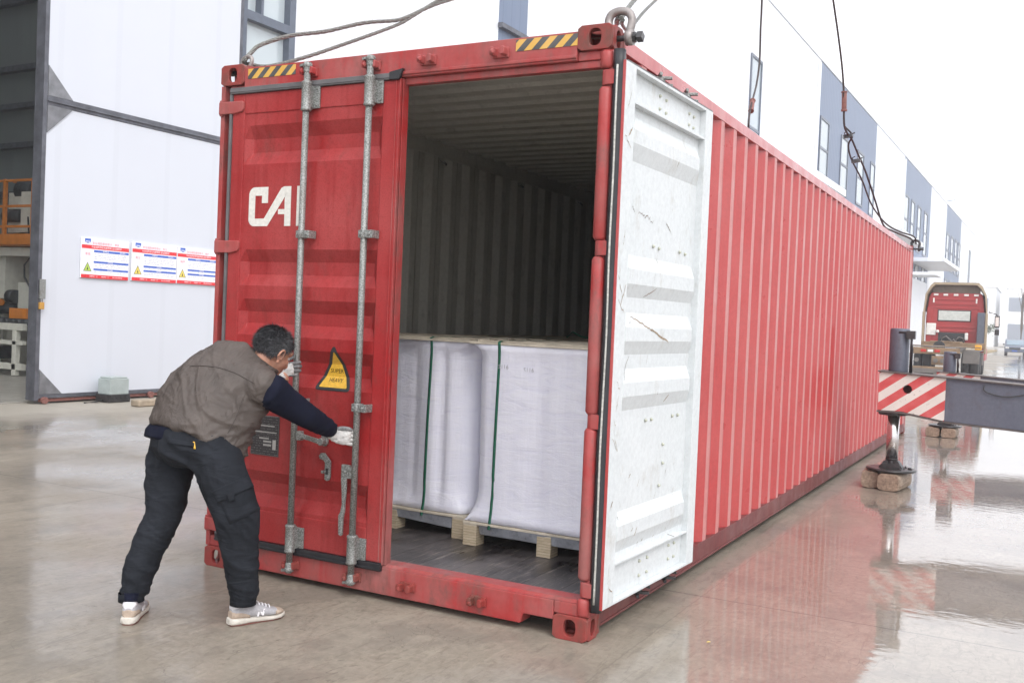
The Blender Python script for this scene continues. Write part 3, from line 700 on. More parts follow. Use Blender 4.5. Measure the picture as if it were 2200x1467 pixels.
b = MB(); b.add([(2.13,.70,.160),(2.20,.68,.163),(2.30,.70,.161),(2.36,.735,.162),(2.31,.745,.160),(2.20,.715,.161)], [(0,1,2,3,4,5)]); tag(b.build('paper_scrap', M['board_'], recalc=False), 'torn white paper scrap lying on the dark container floor', 'paper scrap')
# ================================================================ slings and shackles
def catmull(P_, n=8):
    P_ = [Vector(p) for p in P_]; Q = [2*P_[0]-P_[1]]+P_+[2*P_[-1]-P_[-2]]; out = []
    for i in range(1, len(Q)-2):
        for k in range(n):
            s = k/n; a, b_, c_, d = Q[i-1:i+3]
            out.append(.5*((2*b_)+(-a+c_)*s+(2*a-5*b_+4*c_-d)*s*s+(-a+3*b_-3*c_+d)*s**3))
    out.append(P_[-1]); return out
M['shk'] = plain('worn_shackle_steel', (.30, .27, .26), .45, .4, .3, 18)
def shackle(c, side, label, back=1, sc=1.0):
    """bow over the casting edge: pin runs along x through the casting side hole"""
    root = empty('shackle', c, label, 'shackle', 'lifting shackles on the container corners')
    c = Vector(c); b = MB(); pts = []
    lean = Vector((-side*.10, .10, 1)).normalized()
    xd = Vector((1, 0, side*.0)).normalized()
    prof = [(a*sc, h*sc*.82) for a, h in [(-.045,0),(-.047,.04),(-.056,.08),(-.058,.115),(-.042,.150),(0,.165),(.042,.150),(.058,.115),(.056,.08),(.047,.04),(.045,0)]]
    pts = [c+xd*a+lean*h for a, h in prof]
    b.tube(catmull(pts, 3), .0195*sc, 12); 
    for sx in (-1, 1): b.cyl(c+xd*(.03*sx*sc), c+xd*(.064*sx*sc), .036*sc, n=18)
    b.build('bow', M['shk'] if back > 0 else M['steel_dark'], root)
    b = MB(); b.cyl(c-xd*.075, c+xd*.078, .014, n=12); b.cyl(c+xd*.062*side, c+xd*.078*side, .025, n=6, sm=False); b.cyl(c+xd*.078*side, c+xd*.100*side, .016, .010, n=8)
    b.obox(c+xd*.098*side, xd*.014, (0,.008,.016), (0,.016,-.008)); b.build('pin', M['steel_dark'], root, .001)
    return root
shackle((2.448, .075, 2.838), 1, 'bow shackle pinned to the near right upper corner above the open door')
shackle((.105, .085, 2.880), -1, 'bow shackle on the near left upper corner beside the striped sticker', 1, .62)
shackle((2.475, L_-.08, 2.85), 1, 'bow shackle at the far right upper corner of the container', -1)
shackle((-.04, L_-.08, 2.87), -1, 'bow shackle at the far left upper corner hidden behind the roof', -1)
def rope(name, pts, r, label, mat, strands=True, cat='wire rope', group=None):
    pts = catmull(pts, 14)
    # resample evenly
    out = [pts[0]]; acc = 0; step = r*1.5 if r > .007 else .05
    for i in range(1, len(pts)):
        d = (pts[i]-out[-1])
        while d.length > step: out.append(out[-1]+d.normalized()*step); d = pts[i]-out[-1]
    b = MB(); n = 5 if strands else 1
    if not strands: b.tube(out, r, 6)
    else:
        a0 = None; lines = [[] for _ in range(n)]
        for i, q in enumerate(out):
            d = (out[min(i+1, len(out)-1)]-out[max(i-1, 0)]).normalized()
            if a0 is None: a, bb = basis(d)
            else: a = (a0-d*a0.dot(d)).normalized()
            bb = d.cross(a); a0 = a
            for k in range(n):
                an = 2*math.pi*k/n+i*.36; lines[k].append(q+(a*math.cos(an)+bb*math.sin(an))*r*.55)
        for l in lines: b.tube(l, r*.50, 5)
    o = b.build(name, mat); o_ = tag(o, label, cat, group); return o
hook = Vector((1.3, 6.0, 9.5))
GR = 'wire rope slings rising from the container corners'
rope('wire_rope', [(.095,.075,2.925),(.103,.094,2.960),(.111,.14,3.014),(.120,.187,3.055),(.156,.384,3.157),(.209,.666,3.257),(.265,.968,3.388),(.314,1.233,3.474),(.336,1.345,3.525),(.383,1.601,3.678),(.43,1.86,3.81),(.50,2.2,3.99),(.60,2.7,4.30),(.85,3.9,5.5),tuple(hook)], .0125, 'thick twisted rope arching from the near left corner across the white wall', M['rope'], group=GR)
rope('wire_rope', [(.10,.09,2.925),(.12,.25,2.945),(.177,.494,3.051),(.237,.819,3.216),(.318,1.256,3.448),(.352,1.42,3.56),(.395,1.668,3.736),(.45,1.95,3.885),(.52,2.3,4.08),(.64,2.9,4.5),(.9,4.0,5.8),tuple(hook)], .0115, 'lower rope strand rising from behind the roof edge to cross the upper strand', M['rope'], group=GR)
rope('wire_rope', [(2.445,.080,2.935),(2.40,.14,2.955),(2.33,.30,2.985),(2.294,.416,3.03),(2.27,.55,3.12),(2.235,.72,3.22),(2.191,.943,3.345),(2.10,1.42,3.64),(1.98,2.0,4.05),(1.85,2.8,4.9),tuple(hook)], .0125, 'dark twisted rope threaded through the shackle at the near right corner', M['rope'], group=GR)
rope('wire_rope', [(2.45,.09,2.93),(2.38,.25,2.96),(2.29,.55,3.02),(2.218,.806,3.135),(2.159,1.106,3.30),(2.08,1.508,3.50),(2.0,1.95,3.73),(1.90,2.5,4.08),(1.78,3.2,4.9),tuple(hook)], .009, 'thin pale rope leaving the near right shackle to the right of the dark one', M['rope'], group=GR)
M['rope_far'] = plain('dark_far_rope', (.05, .035, .035), .6, .2, .2, 40)
rope('wire_rope', [(-.02,12.1,2.95),(.1,11.6,3.2),(.35,10.6,3.6),(.60,9.3,4.0),(.706,8.737,4.18),(.66,8.95,4.42),(.628,9.172,4.626),(.52,9.75,5.0),(.479,9.999,5.38),(.485,9.95,5.8),(.495,9.907,6.217),(.6,9.4,7.2),tuple(hook)], .014, 'dark far rope hanging nearly straight left of the kinked one', M['rope_far'], False, group=GR)
rope('wire_rope', [(2.44,12.1,2.95),(2.40,11.9,3.0),(2.236,11.269,3.044),(2.15,10.9,3.10),(2.082,10.484,3.403),(2.002,10.077,3.738),(1.93,9.70,3.97),(1.892,9.517,4.09),(1.841,9.258,4.198),(1.828,9.192,4.459),(1.817,9.138,4.75),(1.79,9.0,5.1),(1.726,8.676,5.703),(1.6,8.0,6.8),tuple(hook)], .014, 'dark far rope with a kink and tied loop rising from the far right corner', M['rope_far'], False, group=GR)
rope('wire_rope', [(2.47,12.15,2.93),(2.45,12.0,3.03),(2.30,11.5,3.06),(2.17,10.95,3.13),(2.05,10.42,3.33),(1.965,10.05,3.62),(1.87,9.68,3.86),(1.845,9.56,4.03),(1.90,9.50,4.14),(1.835,9.27,4.22)], .012, 'second dark strand looping beside the kinked far rope', M['rope_far'], False, group=GR)
M['sleeve'] = plain('rusty_sleeve', (.22, .09, .075), .7, 0, .3, 30)
for q, d, lab in (((.645,9.08,4.52), (-.03,.18,.20), 'small rusty sleeve crimped on the left far rope'), ((1.829,9.195,4.52), (-.005,-.02,.28), 'small rusty sleeve crimped on the kinked far rope')):
    b = MB(); q = Vector(q); d = Vector(d); b.cyl(q-d*.35, q+d*.45, .032, n=10); b.cyl(q-d*.42, q-d*.33, .040, n=10); b.cyl(q+d*.43, q+d*.50, .040, n=10)
    tag(b.build('rope_sleeve', M['sleeve'], None, .002), lab, 'rope sleeve', 'sleeves on the far ropes')
for q, lab in (((1.86,9.42,4.12),'metal rope clip at the top of the tied loop'), ((1.93,9.68,3.83),'metal rope clip lower down the tied loop')):
    b = MB(); q = Vector(q); b.obox(q, (.055,.01,.01), (0,.025,0), (-.005,0,.022)); b.obox(q+Vector((.035,0,.02)), (.05,0,.02), (0,.012,0), (0,0,.008)); b.tube([q+Vector((-.03,-.03,0)), q+Vector((-.04,-.06,.03)), q+Vector((.0,-.07,.05))], .008, 5)
    tag(b.build('rope_clip', M['steel_dark'], None, .002), lab, 'rope clip', 'clips on the tied loop')
# ================================================================ crane outriggers
M['crane_grey'] = paint_worn('crane_grey_paint', (.105, .115, .15), (.125, .135, .17), (.085, .09, .12), (.09, .065, .06), .4, .6, .6)
M['flange'] = plain('grimy_flange', (.10, .085, .08), .6, 0, .35, 9)
M['chrome'] = plain('chromed_rod', (.72, .70, .70), .22, 1.0, .05, 4)
def outrigger(y, label, zt, zb_, x0, cyl, pad_z, deep, scl=1.0):
    root = empty('crane_outrigger', (x0+.15, y+.15, 0), label, 'crane outrigger', 'crane outriggers braced beside the container')
    slope = .045 if y < 9 else .05; xe = 5.6; w = .30; th_ = .02
    sl_ = lambda x: zt-(x-x0)*slope
    def side(yy, t_):
        pieces = []
        xs = x0+.60
        # striped end
        b = MB(); pol = [(x0, sl_(x0)), (x0, zb_+.005), (x0+.215, zb_+.005), (xs, zb_-.055), (xs, sl_(xs))]
        if yy == y:   # hole in the striped face
            hx, hz, hr = x0+.262, zt-.155, .042
            N_ = 20; inner = [(hx+hr*math.cos(2*math.pi*k/N_), hz+hr*math.sin(2*math.pi*k/N_)) for k in range(N_)]
            bm = bmesh.new(); ov = [bm.verts.new((a, yy, c_)) for a, c_ in pol]; iv = [bm.verts.new((a, yy, c_)) for a, c_ in inner]
            eo = [bm.edges.new((ov[k], ov[(k+1) % len(ov)])) for k in range(len(ov))]; ei = [bm.edges.new((iv[k], iv[(k+1) % N_])) for k in range(N_)]
            bmesh.ops.triangle_fill(bm, use_beauty=True, edges=eo+ei, use_dissolve=False)
            r_ = bmesh.ops.extrude_face_region(bm, geom=bm.faces[:]); bmesh.ops.translate(bm, verts=[q for q in r_['geom'] if isinstance(q, bmesh.types.BMVert)], vec=(0, t_, 0))
            bmesh.ops.recalc_face_normals(bm, faces=bm.faces)
            for q in bm.verts: q.co -= ORG[root]
            me = bpy.data.meshes.new('striped_plate'); bm.to_mesh(me); bm.free(); me.materials.append(M['redwhite']); o = bpy.data.objects.new('striped_plate', me); C.objects.link(o); o.parent = root
        else:
            b.prism(pol, (0, yy, 0), (1,0,0), (0,0,1), (0, t_, 0)); b.build('striped_plate', M['redwhite'], root)
        b = MB(); b.prism([(xs+.001, sl_(xs)), (xs+.001, zb_-.055), (xe, zb_-.055-(xe-xs)*slope), (xe, sl_(xe))], (0, yy, 0), (1,0,0), (0,0,1), (0, t_, 0))
        b.build('beam_web', M['crane_grey'], root)
    side(y, th_); side(y+w, -th_)
    b = MB()
    b.prism([(x0-.012, sl_(x0)), (xe, sl_(xe)), (xe, sl_(xe)+.014), (x0-.012, sl_(x0)+.014)], (0, y-.025, 0), (1,0,0), (0,0,1), (0, w+.05, 0))
    b.prism([(x0-.01, zb_), (x0+.22, zb_), (x0+.60, zb_-.058), (xe, zb_-.058-(xe-x0-.6)*slope), (xe, zb_-.074-(xe-x0-.6)*slope), (x0+.60, zb_-.074), (x0+.20, zb_-.014), (x0-.01, zb_-.014)], (0, y-.012, 0), (1,0,0), (0,0,1), (0, w+.024, 0))
    b.box(x0, x0+.014, y+.02, y+w-.02, zb_, zt-.001)
    b.build('flange', M['flange'], root, .002)
    cx, cy, ct = cyl
    b = MB(); b.lathe([(.088, zt-.01), (.092, zt+.02), (.092, ct-.015), (.085, ct)], (cx, cy, 0), n=28); b.build('jack_cylinder', M['crane_grey'], root)
    b = MB(); b.cyl((cx+.115, cy-.06, zt), (cx+.115, cy-.06, ct-.1), .012, n=8); b.tube([(cx+.13, cy-.08, zt), (cx+.13, cy-.08, ct-.2), (cx+.10, cy-.09, ct-.03), (cx+.0, cy-.09, ct-.04)], .010, 6); b.box(cx+.07, cx+.15, cy-.11, cy-.03, ct-.10, ct-.02)
    b.build('hydraulic_line', M['steel_dark'], root)
    b = MB(); b.lathe([(.13, zb_-.045), (.135, zb_-.03), (.135, zb_-.014)], (cx-.03, cy, 0), n=24); b.box(cx-.15, cx+.14, cy-.12, cy+.12, zb_-.034, zb_-.0145); b.build('collar', M['steel_dark'], root, .003)
    rx = cx-.02
    b = MB(); b.cyl((rx, cy, pad_z+.09), (rx, cy, zb_-.03), .057, n=28); b.build('jack_rod', M['chrome'], root)
    b = MB(); b.cyl((rx, cy, pad_z+.02), (rx, cy, pad_z+.10), .050, n=20); b.cyl((rx, cy, pad_z+.095), (rx, cy, pad_z+.11), .058, n=20)
    for sx in (-1, 1): b.prism([(.03, 0), (.115, 0), (.065, .075), (.03, .075)], (rx, cy-.06, pad_z+.012), (sx,0,0), (0,0,1), (0,.12,0))
    for sy in (-1, 1): b.box(rx-.085, rx+.085, cy+sy*.075-.008, cy+sy*.075+.008, pad_z+.012, pad_z+.06)
    b.build('pad_socket', M['steel_dark'], root, .003)
    b = MB(); b.lathe([(.225, pad_z-.012), (.236, pad_z-.004), (.236, pad_z+.006), (.215, pad_z+.013)], (rx, cy, 0), n=40)
    for k in range(14):
        a = random.uniform(-1.2, 1.2); rr = random.uniform(.12, .2); q = Vector((rx+rr*math.cos(a), cy+rr*math.sin(a), pad_z+.014)); b.cyl(q, q+Vector((0,0,random.uniform(.008,.02))), random.uniform(.008,.018), .004, 6)
    b.build('foot_pad', M['steel_dark'], root)
    return root
outrigger(5.98, 'nearer crane outrigger with a red and white striped end standing on two timber blocks', 1.148, .770, 2.868, (3.02, 6.14, 1.578), .190, 0)
# hanging wire on the nearer beam
b = MB(); b.tube(catmull([(3.80,5.965,1.08),(3.80,5.962,1.03),(3.87,5.962,1.0),(3.95,5.962,.985),(4.05,5.962,.992),(4.2,5.962,1.03)]), .006, 6); tag(b.build('hanging_cable', M['steel_dark']), 'thin dark cable sagging across the grey side of the nearer outrigger beam', 'cable')
outrigger(12.0, 'farther crane outrigger with its striped end showing above the nearer beam', .985, .63, 2.87, (3.03, 12.2, 1.30), .168, 0)
t = NT('old_timber'); n1 = t.noise(4, 7, .7, t.map((9, 1, 9))); n2 = t.noise(9, 5, .7)
c = t.mix(t.ramp(n1, [(.3, 0.0), (.7, 1.0)]), (.15, .10, .07), (.46, .35, .26)); c = t.mix(t.math('MULTIPLY', t.ramp(n2, [(.5, 0.0), (.7, 1.0)]), .5), c, (.10, .07, .055))
t.col(c); t.set(Roughness=.6); t.nrm(t.bump(n1, .5, .006)); M['timber'] = t.m
def timber(cx, cy, w, l, h, rz, label, seed):
    root = MB(); a, bb = Vector((math.cos(rz), math.sin(rz), 0)), Vector((-math.sin(rz), math.cos(rz), 0)); rs = []
    for k in range(9):
        y = -l/2+l*k/8; sc_ = 1 if 0 < k < 8 else .93; ring = []
        for j in range(20):
            an = 2*math.pi*j/20; e = .45; x_ = math.copysign(abs(math.cos(an))**e, math.cos(an))*w/2*sc_; z_ = math.copysign(abs(math.sin(an))**e, math.sin(an))*h/2*sc_
            nn = noise.noise((x_*14+seed, y*5, z_*14))*.008
            q = Vector((cx, cy, h/2))+a*(x_*(1+nn*6))+bb*y+Vector((0,0,z_+nn*(.4 if z_ < 0 else 1))); ring.append(q)
        rs.append(ring)
    root.rings(rs, True, True); o = root.build('timber_block', M['timber']); tag(o, label, 'timber block', 'timber blocks under the crane pads')
timber(2.815, 6.22, .175, .46, .168, .05, 'left timber block under the nearer crane pad', 1)
timber(3.035, 6.16, .215, .52, .168, -.12, 'right timber block with a pale sawn end under the nearer crane pad', 2)
timber(2.85, 12.25, .21, .5, .148, .0, 'left timber block under the farther crane pad', 3)
timber(3.08, 12.25, .21, .55, .148, -.03, 'right timber block under the farther crane pad', 4)
# ================================================================ factory building
FA = R(1.2); FS = Vector((math.sin(FA), math.cos(FA), 0)); FN = Vector((math.cos(FA), -math.sin(FA), 0))
def Fp(s, z, d=-8.85): return FN*d+FS*s+Vector((0, 0, z))
class FB(MB):
    def slab(s, s0, s1, z0, z1, d0, d1):
        vs = [Fp(a, z, d) for z in (z0, z1) for (a, d) in ((s0, d0), (s1, d0), (s1, d1), (s0, d1))]
        return s.add(vs, [(0,3,2,1),(4,5,6,7),(0,1,5,4),(1,2,6,5),(2,3,7,6),(3,0,4,7)])
def cladding(name, col, per=.28, depth=.5, rough=.45, var=.04, lines=1.0):
    t = NT(name); sp = t.n('SeparateXYZ'); t.l(t.tc, 'Object', sp, 0)
    f = t.math('FRACT', t.math('DIVIDE', (sp, 'Y'), per)); e = t.math('LESS_THAN', f, .10)
    n1 = t.noise(.8, 4, .6, t.map((1, 1, .25))); c = t.mix(t.ramp(n1, [(.3, 0.0), (.7, 1.0)]), tuple(x*(1-var) for x in col), tuple(min(1, x*(1+var)) for x in col))
    c = t.mix(t.math('MULTIPLY', e, .22*lines), c, tuple(x*.45 for x in col)); t.col(c); t.set(Roughness=rough)
    t.nrm(t.bump(t.math('PINGPONG', f, .5), depth, .03)); return t.m
M['clad_white'] = cladding('white_cladding', (.78, .80, .84), .28, .25)
M['clad_blue'] = cladding('blue_grey_cladding', (.15, .195, .29), .45, .5, .5)
M['panel_white'] = cladding('white_sandwich_panel', (.63, .66, .72), 1.0, .0, .3, .02, .22)
M['frame_steel'] = plain('dark_frame_steel', (.115, .12, .14), .5, .3, .3, 6, .1, 30)
M['win_frame'] = plain('window_frame', (.12, .14, .18), .4, .2, .1)
t = NT('window_glass'); t.set(Base_Color=(.34, .40, .44), Roughness=.05, Metallic=.0); t.p.inputs['Specular IOR Level'].default_value = .9; M['glass'] = t.m
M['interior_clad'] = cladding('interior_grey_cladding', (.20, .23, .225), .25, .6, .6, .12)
M['conc_floor'] = plain('factory_floor', (.36, .35, .32), .35, 0, .15, 1.5)
wh = empty('factory_building', tuple(Fp(0, 0, -12)), 'long white factory with blue grey panels and tall windows running behind the container', 'factory')
END = 164.0
blues = [(17.9, 19.4), (54.3, 73.3), (87.8, 106.8), (121.9, 139.5)]
whites = []; s0 = 4.9
cuts = [(8.95, 10.28)]
edges = [10.28]+[q for bl in blues for q in bl]+[END]
b = FB(); b.slab(5.3, 8.93, 0, 17.15, -9.1, -8.85); b.build('wall_panel', M['clad_white'], wh)
b = FB(); b.slab(8.93, 10.28, 9.2, 17.15, -9.1, -8.85); b.slab(8.93, 10.28, 0, 1.0, -9.1, -8.85); b.build('wall_panel', M['clad_white'], wh)
for i in range(0, len(edges)-1, 2):
    b = FB(); b.slab(edges[i], edges[i+1], 0, 17.15, -9.1, -8.85); b.build('wall_panel', M['clad_white'], wh)
for s0, s1 in blues:
    b = FB(); b.slab(s0, s1, 0, 17.12, -9.1, -8.84); b.build('wall_panel', M['clad_blue'], wh)
b = FB(); b.slab(-14, 5.295, 9.8, 17.15, -9.1, -8.85); b.build('wall_panel', M['clad_white'], wh)
b = FB(); b.slab(-14, END, 17.16, 17.30, -9.2, -8.80); b.build('roof_edge', M['clad_white'], wh)
b = FB(); b.slab(18, END, 17.0, 17.15, -40, -9.1); b.build('roof', M['frame_steel'], wh)
b = FB()
for k in range(4): b.slab(-14, 18, 17.0, 17.15, -40+k*7.9, -40+k*7.9+6.6)      # roof strips; gaps added between them to let daylight inside
b.build('roof', M['frame_steel'], wh)
b = FB(); b.slab(-14, 60, .002, .02, -40, -8.86); b.build('factory_floor', M['conc_floor'], wh)
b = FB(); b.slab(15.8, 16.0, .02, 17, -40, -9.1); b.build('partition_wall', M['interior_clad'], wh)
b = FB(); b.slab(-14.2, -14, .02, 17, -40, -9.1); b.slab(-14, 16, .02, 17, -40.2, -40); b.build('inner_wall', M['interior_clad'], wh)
b = FB()
for z in (1.4, 3.0, 4.75, 6.3, 7.55, 8.75, 10.9): b.slab(-12, 15.75, z, z+.16, -39.9, -39.7); b.slab(15.55, 15.79, z, z+.17, -39.9, -9.2)
b.build('wall_girt', M['frame_steel'], wh)
b = FB(); b.slab(17.86, 19.44, 9.0, 9.12, -8.84, -8.70); b.build('window_sill', M['frame_steel'], wh)
def window(s0, s1, z0, z1, mull=(), d=-8.85, fr=.09, proud=.07):
    b = FB(); 
    b.slab(s0, s1, z1-fr, z1, d, d+proud); b.slab(s0, s1, z0, z0+fr, d, d+proud); b.slab(s0, s0+fr, z0+fr, z1-fr, d, d+proud); b.slab(s1-fr, s1, z0+fr, z1-fr, d, d+proud)
    for z in mull: b.slab(s0+fr, s1-fr, z-fr/2, z+fr/2, d, d+proud*.8)
    o = b.build('window', M['win_frame'], wh)
    b = FB(); b.slab(s0+fr*.5, s1-fr*.5, z0+fr*.5, z1-fr*.5, d-.02, d+.02); b.build('pane', M['glass'], o)
# the tall near window beside the sliding door
b = FB()
for (a, c_, z0, z1) in ((8.93, 9.02, 1, 9.2), (10.12, 10.28, 1, 9.2), (9.02, 10.12, 6.72, 6.88), (9.02, 10.12, 4.2, 4.34), (9.02, 10.12, 9.06, 9.2), (9.02, 10.12, 1.0, 1.12), (9.36, 9.42, 6.88, 9.06)): b.slab(a, c_, z0, z1, -9.05, -8.80)
o = b.build('window', M['win_frame'], wh)
t = NT('bright_window_glass'); t.set(Base_Color=(.50, .57, .60), Roughness=.04); t.p.inputs['Specular IOR Level'].default_value = 1.0; M['glass2'] = t.m
b = FB(); b.slab(9.0, 10.2, 1.05, 9.1, -8.98, -8.95); b.build('pane', M['glass2'], o)
window(40.3, 42.1, 6.5, 14.05, (10.75, 9.3), fr=.12)
for s0, s1 in ((54.6, 57.0), (60.6, 63.0), (66.2, 68.6), (71.2, 73.1)): window(s0, s1, 10.2 if s0 < 60 or s0 > 70 else 10.4, 14.08, (12.3,), fr=.14); window(s0, s1, 3.5, 9.0, (6.2,), fr=.14)
for s0, s1 in ((88.3, 91.0), (92.6, 95.0), (97.0, 99.5), (101.8, 104.5)): window(s0, s1, 9.6, 14.05, (11.9,), fr=.18); window(s0, s1, 3.0, 8.6, (6,), fr=.18)
for s0, s1 in ((122.5, 125.5), (127.5, 130.5), (132.3, 135.2), (136.6, 139.2)): window(s0, s1, 9.6, 14.0, (11.9,), fr=.25); window(s0, s1, 3.0, 8.6, (6,), fr=.25)
window(152.5, 154.5, 3, 14.3, (9,), fr=.2)
for s0, s1, z in ((38.2, 47.8, 8.42), (67.3, 78.0, 8.42), (92.8, 107.6, 8.42)):
    b = FB(); b.slab(s0, s1, z, z+.34, -8.83, -5.85); b.build('canopy', M['clad_white'], wh)
    b = FB(); b.slab(s0+2, s1-2, 0, z-1.4, -8.84, -8.72); b.build('roller_door', M['clad_white'], wh)
b = FB(); b.slab(88.2, 92.6, 6.9, 7.15, -8.83, -5.9); b.slab(88.2,88.5,0,6.9,-8.8,-8.5); b.build('canopy', M['clad_white'], wh)
for s in (54.0, 88.0, 120.8): 
    b = FB(); b.slab(s-.4, s-.2, 0, 16.9, -8.84, -8.7); b.build('downpipe', M['clad_white'], wh)
# ---- sliding door leaf, hanging in front of the facade
sd_ = FB(); DD = -8.55
sdoor = FB(); sdoor.slab(4.93, 8.62, .14, 4.295, DD-.06, DD-.01); sdoor.slab(4.93, 8.62, 4.435, 9.6, DD-.06, DD-.01)
sdo = sdoor.build('sliding_door', M['panel_white'], wh)
b = FB(); b.slab(4.86, 4.925, .05, 9.75, DD-.20, DD); b.slab(8.62, 8.68, .12, 9.75, DD-.10, DD); b.slab(4.925, 8.62, 4.30, 4.43, DD-.08, DD+.004); b.slab(4.925, 8.62, 4.345, 4.365, DD+.004, DD+.03); b.slab(4.925, 8.62, .08, .14, DD-.08, DD+.0)
b.slab(4.925, 8.62, 9.6, 9.75, DD-.08, DD)
b.build('door_frame', M['frame_steel'], sdo, .004)
def gusset(pts):
    b = MB(); n_ = FN*.012; P0 = [Fp(s, z, DD-.006) for s, z in pts]; n = len(P0); b.add(P0+[p+n_ for p in P0], [tuple(range(n)), tuple(range(n, 2*n))]+[(i, (i+1) % n, n+(i+1) % n, n+i) for i in range(n)]); b.build('gusset', M['gus'], sdo)
M['gus'] = plain('galvanised_gusset', (.20, .205, .22), .5, .3, .3, 5)
gusset([(4.93, 4.86), (5.34, 4.432), (4.93, 4.432)]); gusset([(4.93, 4.298), (5.34, 4.298), (4.93, 3.90)]); gusset([(4.93, .50), (5.30, .142), (4.93, .142)])
b = FB(); b.slab(4.95, 8.9, .03, .075, DD-.06, DD-.02); b.build('door_track', M['sleeve'], sdo)
b = MB(); q = Fp(5.0, .055, DD+.03); b.cyl(q-FN*.03, q+FN*.03, .05, n=16); q = Fp(6.9, .055, DD+.03); b.cyl(q-FN*.03, q+FN*.03, .05, n=16); b.build('wheel', M['sleeve'], sdo)
b = FB(); b.slab(4.86, 4.95, 1.52, 1.80, DD+.031, DD+.06); b.build('lock_box', M['galv'], sdo, .004)
b = FB(); b.slab(4.855, 4.93, 1.37, 1.47, DD+.035, DD+.07); b.build('padlock', plain('brass', (.62, .34, .08), .4, .4), sdo, .006)
b = MB(); b.tube([Fp(4.875,1.47,DD+.05), Fp(4.875,1.51,DD+.05), Fp(4.893,1.53,DD+.05), Fp(4.91,1.51,DD+.05), Fp(4.91,1.47,DD+.05)], .006, 6); b.build('padlock_shackle', M['galv'], sdo)
# notice boards
M['board'] = plain('board_white', (.86, .86, .90), .3, 0, .02); M['board_red'] = plain('board_red', (.72, .035, .045), .3, 0, .05); M['board_blue'] = plain('board_blue', (.055, .14, .55), .3, 0, .05); M['board_text'] = plain('board_grey_text', (.50, .52, .60), .5)
M['tri_green'] = plain('sign_green', (.42, .58, .10), .4); M['tri_yellow'] = plain('sign_yellow', (.76, .62, .12), .4); M['board_pink'] = plain('board_pink_text', (.80, .30, .36), .5)
def board(s0, s1, z0, z1, tri, label, title, rows, small):
    root = empty('notice_board', tuple(Fp((s0+s1)/2, z0, DD)), label, 'notice board', 'safety notice boards on the sliding door')
    W2, H2 = s1-s0, z1-z0; D1 = DD+.0
    b = FB(); b.slab(s0, s1, z0, z1, DD-.005, DD+.022); b.build('panel', M['board'], root, .003)
    def rect(u0, u1, v0, v1, mat, nm, k=0.0): b = FB(); b.slab(s0+W2*u0, s0+W2*u1, z0+H2*v0, z0+H2*v1, DD+.0222+k, DD+.0232+k); return b.build(nm, mat, root)
    rect(.005, .995, .735, .83, M['board_red'], 'red_band'); rect(0.005, .995, .0, .09, M['board_red'], 'red_band')
    for v0, v1 in rows: rect(.255, .99, v0, v1, M['board_blue'], 'blue_band')
    T = lambda body, u, v, size, mat, sx=1: text('lettering', body, tuple(Fp(s0+W2*u, z0+H2*v, DD+.0238)), size, mat, root, FS, (0,0,1), .0004, sx=sx)
    T(title, .50, .88, .044, M['board_pink']); T('作业场所存在有害物质,请注意防护', .52, .782, .036, M['board'])
    T('健康危害', .5, (rows[0][0]+rows[0][1])/2, .026, M['board']); T('理化特性', .86, (rows[0][0]+rows[0][1])/2, .026, M['board'])
    T('应急处理', .60, (rows[1][0]+rows[1][1])/2, .024, M['board']); T('防护措施', .60, (rows[2][0]+rows[2][1])/2, .024, M['board'])
    T('急救电话：120', .26, .045, .022, M['board']); T('消防电话：119', .5, .045, .022, M['board']); T('职业卫生咨询电话', .76, .045, .022, M['board'])
    T(small, .13, .60, .05, M['board_pink'])
    gap = [(rows[0][0]-.03, rows[1][1]+.02), (rows[1][0]-.02, rows[2][1]+.01), (rows[2][0]-.03, .12)]
    b = FB(); rr = random.Random(int(s0*100))
    for hi, lo in gap:
        v = hi
        while v-.018 > lo:
            u = .27
            while u < .93:
                wdt = rr.uniform(.02, .06); b.slab(s0+W2*u, s0+W2*min(.96, u+wdt), z0+H2*(v-.014), z0+H2*v, DD+.0222, DD+.0226); u += wdt+rr.choice((.012, .012, .05))
            v -= .040
    b.build('fine_print', M['board_text'], root)
    def tri_(u, v, w, h, mat, nm, k):
        P0 = [Fp(s0+W2*(u-w/2), z0+H2*v, DD+.0222+k), Fp(s0+W2*(u+w/2), z0+H2*v, DD+.0222+k), Fp(s0+W2*u, z0+H2*(v+h), DD+.0222+k)]; b = MB(); b.add(P0+[p+FN*.001 for p in P0], [(0,1,2),(3,4,5),(0,1,4,3),(1,2,5,4),(2,0,3,5)]); b.build(nm, mat, root)
    tri_(.13, .17, .17, .23, M['black'], 'hazard_triangle', 0); tri_(.13, .18, .145, .195, tri, 'hazard_triangle', .0012)
    tri_(.13, .205, .03, .09, M['black'], 'hazard_symbol', .0024)
    b = FB(); P0 = [(.065,.90),(.065,.985),(.185,.985),(.185,.90),(.125,.87)]; V0 = [Fp(s0+W2*u, z0+H2*v, DD+.0222) for u, v in P0]; b.add(V0+[p+FN*.001 for p in V0], [(0,1,2,3,4),(5,6,7,8,9)]+[(i,(i+1)%5,5+(i+1)%5,5+i) for i in range(5)]); b.build('emblem', M['board_blue'], root)
    rect(.08, .17, .905, .925, M['board'], 'emblem_bar', .0012)
board(5.545, 6.40, 1.862, 2.46, M['tri_green'], 'notice board with a green triangle, leftmost on the white sliding door', '职业病危害告知卡：苯系', [(.655,.71),(.385,.435),(.20,.25)], '苯系')
board(6.46, 7.35, 1.868, 2.475, M['tri_yellow'], 'notice board with a yellow triangle and small blue icons, between the other two boards', '职业病危害告知卡：粉尘', [(.655,.71),(.36,.41),(.245,.295)], '粉尘')
